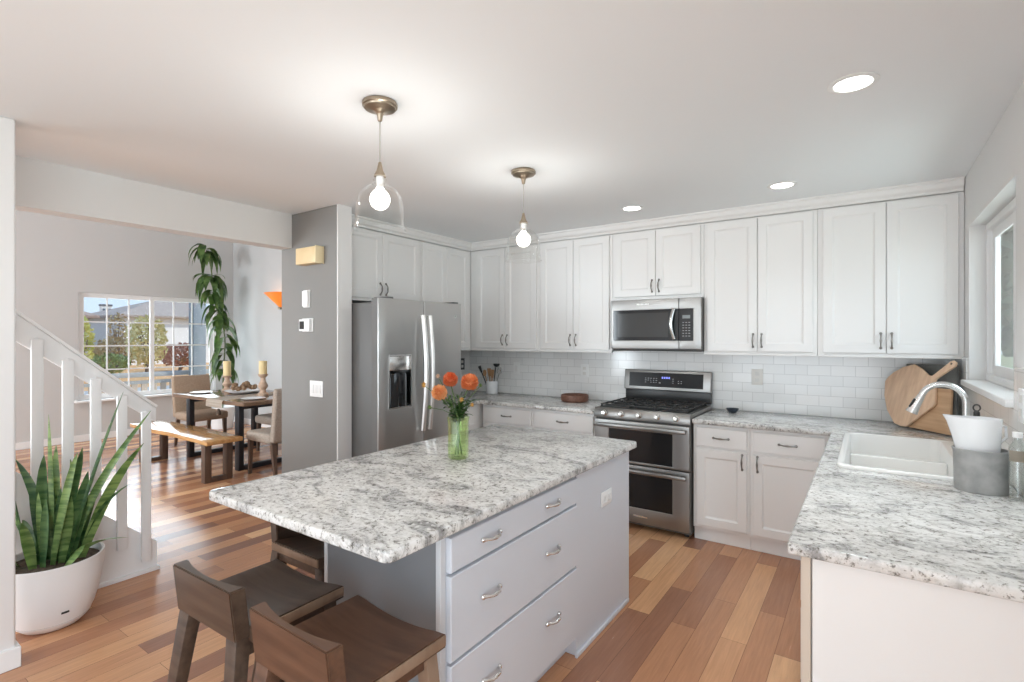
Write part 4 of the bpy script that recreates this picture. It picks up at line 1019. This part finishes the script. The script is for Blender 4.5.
# table
r = thing('dining_table', 'dark glossy live-edge dining table with black metal legs', 'table', (-6.65, 3.55, 0))
obj('tabletop', live(B(), -7.55, -5.80, 3.07, 4.02, .743, .790, .014, 5), TABLEW, r, 40)
for xx in (-7.15, -5.95):
    for yy in (3.10, 3.94): obj('leg', B().box(xx-.045, xx+.045, yy-.03, yy+.03, .0005, .7425, .003), MLEG, r)
    obj('foot_bar', B().box(xx-.04, xx+.04, 3.131, 3.909, .0005, .05, .003), MLEG, r)
    obj('top_bar', B().box(xx-.04, xx+.04, 3.131, 3.909, .70, .7425, .003), MLEG, r)
# chairs
def make_chair(mat):
    r = thing('dining_chair', 'x', 'chair', (0,0,0), 'upholstered dining chairs')
    s = B().box(-.25, .25, -.22, .28, .375, .485, .035, 3)
    obj('seat', s, mat, r, 50)
    t = bmesh.new(); bmesh.ops.create_cube(t, size=1)
    for v in t.verts: v.co = Vector((v.co.x*.50, v.co.y*.075, v.co.z*.58))
    bmesh.ops.bevel(t, geom=t.edges[:], offset=.022, segments=3, affect='EDGES', profile=.5)
    t.transform(Matrix.Translation((0, -.275, .69)) @ Matrix.Rotation(math.radians(7), 4, 'X'))
    obj('backrest', B()._add(t), mat, r, 50)
    for sx_ in (-1, 1):
        obj('leg', B().bar((sx_*.21, .235, .378), (sx_*.215, .245, .0), .045, .045, .03, .03), LEGW, r)
        obj('leg', B().bar((sx_*.21, -.205, .378), (sx_*.215, -.275, .0), .045, .045, .03, .03), LEGW, r)
    return r
ch = make_chair(FABRIC); ch2 = make_chair(FABRICB)
def place(o, x, y, rz, lab): o.location = (x, y, .0005); o.rotation_euler.z = math.radians(rz); o['label'] = lab
place(ch, -7.80, 3.52, -90, 'tan upholstered dining chair at the window end of the table')
place(ch2, -5.47, 3.31, 90, 'taupe upholstered dining chair nearest the kitchen, half hidden by the grey wall end')
c3 = copy_tree(ch2); place(c3, -6.55, 4.02, 180, 'taupe upholstered dining chair on the far side of the table, its seat under the tabletop')
c4 = copy_tree(ch); place(c4, -5.75, 4.30, 172, 'tan upholstered dining chair at the far right behind the pillar candle')
# table setting
def runner():
    b = B(); t = bmesh.new(); rows = []
    P = [(-6.42, 3.98, .7925), (-6.42, 3.5, .7925), (-6.40, 3.10, .7925), (-6.39, 3.040, .790), (-6.39, 3.027, .768), (-6.39, 3.023, .70)]
    for x, y, z in P: rows.append([t.verts.new((x-.19, y, z)), t.verts.new((x, y, z+.0006)), t.verts.new((x+.19, y, z))])
    for A, C in zip(rows, rows[1:]):
        for k in range(2): t.faces.new((A[k], A[k+1], C[k+1], C[k]))
    bmesh.ops.solidify(t, geom=t.faces[:], thickness=.0018); return b._add(t)
ot = thing('table_runner', 'striped pale table runner hanging over the near table edge with a dark tassel', 'table runner', (-6.4, 3.02, .69))
obj('cloth', runner(), mnoisy('runner_cloth', (.62, .52, .42), (.78, .72, .64), 2, .8, (1, 40, 40)), ot, 40)
obj('tassel', B().lathe([(0, .0), (.030, .0), (.024, .04), (.012, .055), (.016, .065), (0, .07)], 12, (-6.24, 3.008, .625)), M('tassel_brown', (.10, .07, .05), .9), ot)
for k, (x, y, lab) in enumerate(((-7.25, 3.28, 'white plate at the window end of the dining table'), (-6.02, 3.30, 'white plate at the kitchen end of the dining table'), (-7.0, 3.82, 'white plate on the far side of the dining table'))):
    o = obj('dinner_plate', B().lathe([(0,0), (.07,0), (.09,.006), (.135,.016), (.137,.019), (.132,.019), (.09,.010), (0,.006)], 32, (x, y, (.7945 if abs(x+6.42) < .33 else .7908))), CERAM)
    tag(o, lab, 'plate', 'plates on the dining table')
def candle(x, y, h, rr, lab1, lab2, ch_):
    z0 = .7945 if abs(x+6.42) < .26 else .7912
    o = obj('candle_holder', B().lathe([(0,0), (rr*1.1,0), (rr*1.1,.018), (rr*.62,.04), (rr*.5,h*.25), (rr*.85,h*.36), (rr*.95,h*.48), (rr*.55,h*.66), (rr*.45,h*.82), (rr*.9,h*.93), (rr*1.0,h), (0,h)], 24, (x, y, z0)), CLAYW)
    tag(o, lab1, 'candle holder', 'carved candle holders')
    c = thing('pillar_candle', lab2, 'candle', (x, y, z0+h+.0005), 'pillar candles')
    obj('wax', B().lathe([(0,0), (rr*.78,0), (rr*.78,ch_-.004), (rr*.70,ch_), (0,ch_-.006)], 24, (x, y, z0+h+.0005)), M('beeswax', (.74, .58, .30), .5), c)
    obj('wick', B().tube([(x, y, z0+h+ch_-.008), (x+.002, y, z0+h+ch_+.008)], .0015, 6), BLACK, c)
candle(-7.29, 3.63, .21, .062, 'carved wooden candle holder nearer the window', 'yellow pillar candle nearer the window', .20)
candle(-6.30, 3.58, .27, .062, 'tall carved wooden candle holder nearer the grey wall end', 'yellow pillar candle nearer the grey wall end', .165)
o = obj('fruit_bowl', B().lathe([(0,0), (.12,0), (.17,.016), (.225,.038), (.228,.042), (.22,.041), (.165,.022), (0,.012)], 40, (-6.80, 3.60, .7912)), CERAM)
tag(o, 'wide white dish of brown cones on the dining table', 'dish')
CONE = mnoisy('cone_brown', (.16, .09, .05), (.36, .23, .13), 30, .8, bmp=.8); CONE2 = mnoisy('cone_dark', (.07, .04, .028), (.17, .10, .06), 30, .8, bmp=.8)
rnd = random.Random(11)
cone_mesh = None
spots = [(-.13,-.05,0), (-.06,-.10,0), (.02,-.11,0), (.10,-.07,0), (.14,.02,0), (-.10,.06,0), (-.02,.02,.0), (.06,.05,0), (.0,.12,0), (-.06,-.03,.045), (.05,-.04,.045), (.09,.02,.045)]
cone = None
for k, (dx, dy, dz) in enumerate(spots):
    if cone is None:
        b = B(); t = bmesh.new(); bmesh.ops.create_uvsphere(t, u_segments=14, v_segments=9, radius=.030)
        for v in t.verts: v.co *= 1+.14*math.sin(9*math.atan2(v.co.y, v.co.x))*math.sin(v.co.z*180); v.co.z *= 1.25
        b._add(t); cone = obj('pine_cone', b, CONE, None, 0); tag(cone, 'brown pine cone heaped in the white dish on the dining table', 'pine cone', 'pine cones in the dish'); c = cone
    else:
        c = cone.copy(); COL.objects.link(c)
        c.rotation_euler = (1.2+rnd.uniform(-.4, .4), 0, rnd.uniform(0, 6))
    c.location = (-6.80+dx*1.15, 3.60+dy*1.15, .82+dz+(0 if k == 0 else .036))
# sconce
r = thing('wall_sconce', 'orange half-cone uplight sconce on the pale dining wall', 'wall lamp', (-7.98, 4.839, 2.0))
t = bmesh.new(); rings = []
for rr, z in ((.03, 2.03), (.10, 2.09), (.20, 2.17), (.29, 2.245), (.315, 2.262)):
    rings.append([t.verts.new((-7.98+rr*math.cos(PI*k/16), 4.8385-rr*.75*math.sin(PI*k/16), z)) for k in range(17)])
for A, C in zip(rings, rings[1:]):
    for k in range(16): t.faces.new((A[k], A[k+1], C[k+1], C[k]))
t.faces.new(rings[0]); bmesh.ops.solidify(t, geom=t.faces[:], thickness=.006)
obj('shade', B()._add(t), M('amber_glass', (.70, .25, .05), .3, emit=(1, .36, .06), estr=.22), r, 60)
obj('mount', B().box(-8.01, -7.95, 4.80, 4.8385, 1.99, 2.029, .004), BRASS, r)
lamp('sconce_bulb', 'POINT', (-7.98, 4.74, 2.22), (0,0,0), .6, color=(1, .8, .6), shadow_soft_size=.04)

# tall corner plant
qx, qy = -9.0, 4.40
r = thing('corn_plant', 'very tall leafy green house plant in the dining room corner', 'potted plant', (qx, qy, 0))
obj('pot', B().lathe([(0,.0008), (.16,.0008), (.20,.34), (.205,.36), (.19,.36), (.185,.33), (0,.33)], 32, (qx, qy, 0)), CERAM, r, 40)
def stm(z): return Vector((qx+.03*math.sin(z*2), 4.02+.42*max(0, 1-((z-.9)/2.4)**2)+.03*math.sin(z*5) if z > .9 else 4.40, z))
obj('stem', B().tube([stm(.325+k*.12) for k in range(23)], .011, 8), STEM, r)
b = B(); rnd = random.Random(21)
def droop(b, p, az, L, wd_, dr):
    d = Vector((math.cos(az), math.sin(az), 0)); P = []
    for k in range(7):
        t_ = k/6; P.append(p+d*L*(1-(1-t_)**1.6)*.55+Vector((0,0, L*(.20*math.sin(PI*t_*.6)-dr*t_**1.5))))
    b.leaf(P, [wd_*f for f in (.12, .55, .95, 1, .8, .45, .04)], d.cross(Vector((0,0,1)))+Vector((0,0,rnd.uniform(-.5,.5))), .25)
for z0, z1, cnt, L0 in ((2.92, 3.05, 15, .36), (2.44, 2.58, 16, .42), (1.95, 2.36, 20, .36), (1.45, 1.95, 20, .38), (.95, 1.45, 18, .38)):
    for k in range(cnt): droop(b, stm(rnd.uniform(z0, z1)), rnd.uniform(0, 2*PI), L0*rnd.uniform(.75, 1.25), rnd.uniform(.085, .125), rnd.uniform(.75, 1.2))
for az, L in ((-2.6, .6), (-2.2, .52), (.6, .4)): droop(b, stm(2.56), az, L, .04, .35)
obj('foliage', b, LEAF, r, 60)

# ================================================================ OUTSIDE
struct('ground', B().box(-120, -9.7, -60, 90, -.75, -.55), mnoisy('dry_grass', (.66, .38, .19), (.54, .34, .16), .6, .95, src='World'), 'dry tan lawn outside the dining window', 'ground')
struct('street', B().box(-25, -16.5, -60, 90, -.5495, -.54), M('street_grey', (.42, .42, .42), .9), 'grey street beyond the deck', 'street')
struct('deck', B().box(-12.4, -9.8, .5, 9, -.45, .0), wood('deck_boards', (.42, .33, .26), (.52, .42, .33), 3, (8, 1, 1), .8), 'deck boards outside the dining window', 'deck')
r = thing('deck_railing', 'grey deck railing with pickets outside the dining window', 'railing', (-12.3, 4, 0))
RG = M('rail_grey', (.42, .43, .44), .7)
obj('top_rail', B().box(-12.38, -12.22, .5, 9, .72, .81, .004), RG, r)
obj('middle_rail', B().box(-12.33, -12.27, .5, 9, .58, .645), RG, r)
obj('lower_rail', B().box(-12.33, -12.27, .5, 9, .08, .13), TRIM, r)
rb = B()
PIC = M('picket_tan', (.62, .52, .43), .7)
for k in range(48):
    y = .6+k*.175; obj('picket', B().box(-12.32, -12.28, y-.05, y+.05, .131, .579), PIC, r, 0)
o = obj('porch_post', B().box(-12.2, -11.95, 5.25, 5.50, .0005, 3.4, .01), M('post_grey', (.30, .33, .36), .7)); tag(o, 'grey-blue porch post outside the right half of the dining window', 'post')
SIDE = M('siding_white', (.82, .83, .84), .8); ROOF = mnoisy('roof_shingle', (.34, .28, .25), (.42, .35, .31), 4, .9); SIDEG = M('siding_grey', (.50, .51, .52), .8); ROOFR = mnoisy('roof_brown', (.30, .22, .19), (.38, .29, .25), 4, .9)
WIND = M('house_window', (.12, .15, .19), .15)
def house(name, lab, x0, x1, y0, y1, ze, zr, side, roof, wins, ridge='y'):
    r = thing(name, lab, 'house', ((x0+x1)/2, (y0+y1)/2, -.55))
    obj('wall', B().box(x0, x1, y0, y1, -.549, ze), side, r, 0)
    t = bmesh.new(); e = .5; hp = (x1-x0)/2*.75
    q = [t.verts.new(p) for p in ((x0-e, y0-e, ze), (x1+e, y0-e, ze), (x1+e, y1+e, ze), (x0-e, y1+e, ze), (x0-e, y0-e, ze+.16), (x1+e, y0-e, ze+.16), (x1+e, y1+e, ze+.16), (x0-e, y1+e, ze+.16), ((x0+x1)/2, y0+hp, zr), ((x0+x1)/2, y1-hp, zr))]
    for f in ((3,2,1,0), (0,1,5,4), (1,2,6,5), (2,3,7,6), (3,0,4,7), (4,5,8), (5,6,9,8), (6,7,9), (7,4,8,9)): t.faces.new([q[i] for i in f])
    b = B()._add(t)
    obj('roof', b, roof, r, 0)
    for (y, z, w_, h) in wins:
        f = obj('window', B().box(x1+.001, x1+.06, y-w_/2, y+w_/2, z, z+h), TRIM, r, 0)
        obj('pane', B().box(x1+.061, x1+.07, y-w_/2+.12, y+w_/2-.12, z+.12, z+h-.12), WIND, f, 0)
    return r
house('house', 'white house with a tan roof across the street, in the middle of the dining window', -56, -46, 15.3, 25.5, 3.1, 4.75, SIDE, ROOF, [(24.0, .6, 1.3, 1.6)])
house('house', 'grey-brown house at the left edge of the dining window', -54, -44, 2.5, 12.6, 2.9, 5.0, SIDEG, ROOFR, [(11.7, .3, 1.0, 1.7), (10.3, .3, 1.0, 1.7)])
house('house', 'grey house behind the porch post at the right of the dining window', -54, -44.5, 27.5, 34.5, 3.2, 5.2, SIDEG, ROOF, [(29.5, 1.2, 1.4, 1.7), (31.5, 1.2, 1.4, 1.7)])
r = thing('bell_tower', 'narrow white tower with tall dark windows beyond the houses', 'tower', (-75, 23, -.55))
obj('shaft', B().box(-74.7, -74, 22.45, 23.45, -.549, 5.3), SIDE, r, 0)
obj('cap', B().box(-74.8, -73.9, 22.40, 23.50, 5.3, 5.5), M('tower_cap', (.12, .13, .16), .6), r, 0)
for y in (22.65, 22.95, 23.25): obj('louver', B().box(-73.99, -73.9, y-.11, y+.11, 2.9, 5.0), WIND, r, 0)
def tree(name, lab, x, y, h, rad, mat, trunk=.5, n=900, leaf=.28, seed=1, sq=1.15, cat='tree'):
    r = thing(name, lab, cat, (x, y, -.55)); rnd = random.Random(seed)
    bt = B().tube([(x, y, -.549), (x+.05, y, -.55+h*trunk), (x, y+.1, -.55+h*.9)], [.16*rad/1.5, .11*rad/1.5, .03], 8)
    for k in range(7):
        a = 2*PI*k/7; bt.tube([(x, y, -.55+h*trunk*.7), (x+rad*.6*math.cos(a), y+rad*.6*math.sin(a), -.55+h*(.55+.05*k))], [.05, .015], 5)
    obj('trunk', bt, BARK, r)
    t = bmesh.new(); cz_ = -.55+h*.58
    for k in range(n):
        u = rnd.gauss(0,1), rnd.gauss(0,1), rnd.gauss(0,1); L = math.sqrt(sum(q*q for q in u)); f = rnd.uniform(.55, 1)**.5*(1+.12*math.sin(5*math.atan2(u[1], u[0])))
        p = Vector((x+u[0]/L*rad*f, y+u[1]/L*rad*f, cz_+u[2]/L*h*.42*f*sq/1.15))
        if p.z < -.5: continue
        a = Vector((rnd.gauss(0,1), rnd.gauss(0,1), rnd.gauss(0,1))).normalized()*leaf; c = a.orthogonal().normalized()*leaf*.7
        t.faces.new([t.verts.new(q) for q in (p-a, p+c*.8, p+a, p-c*.8)])
    obj('crown', B()._add(t), mat, r, 0)
def foli(name, c1, c2): return mnoisy(name, c1, c2, 1.5, .8, src='World')
YG = foli('leaf_yellow_green', (.56, .58, .14), (.74, .70, .26)); GRN = foli('leaf_green', (.22, .30, .10), (.36, .42, .16)); TAN = foli('leaf_tan_green', (.60, .56, .26), (.78, .70, .38)); RED = foli('leaf_russet', (.38, .16, .11), (.50, .25, .17)); OLV = foli('leaf_olive', (.40, .32, .17), (.54, .43, .24))
tree('tree', 'bright yellow-green tree at the left edge of the dining window', -30, 8.35, 3.1, .42, YG, seed=2, n=600, leaf=.11)
tree('tree', 'pale yellow-green round tree in front of the white house', -34, 12.44, 3.3, .98, TAN, seed=3, n=1500, leaf=.11)
tree('bush', 'dark green bush left of the pale round tree', -32.2, 10.1, 1.25, .85, GRN, .3, 700, .11, 4, cat='bush')
tree('bush', 'olive brown bush behind the dark green bush', -40, 13.0, 2.1, 1.2, OLV, .3, 700, .14, 5, cat='bush')
tree('bush', 'russet bush right of the pale round tree', -36, 15.0, 1.7, 1.05, RED, .3, 800, .12, 6, cat='bush')
tree('tree', 'bare brownish tree below the white tower', -44, 14.3, 3.9, .62, OLV, seed=8, n=260, leaf=.13)
tree('tree', 'dense green tree outside the sink window', 6.5, 25, 8.5, 4.2, foli('leaf_dull_green', (.14, .20, .10), (.28, .34, .18)), seed=9, n=5200, leaf=.42)
struct('added_eave', B().box(.62, 1.45, -5.5, 6.0, 2.56, 2.64), TRIM, 'unseen eave added to keep sun out of the sink window', 'eave')  # unseen overhang added to block the sun here
struct('lawn', B().box(.75, 60, -30, 90, -.75, -.55), mnoisy('lawn_green', (.26, .30, .14), (.36, .38, .20), 1, .95, src='World'), 'lawn outside the sink window', 'ground')
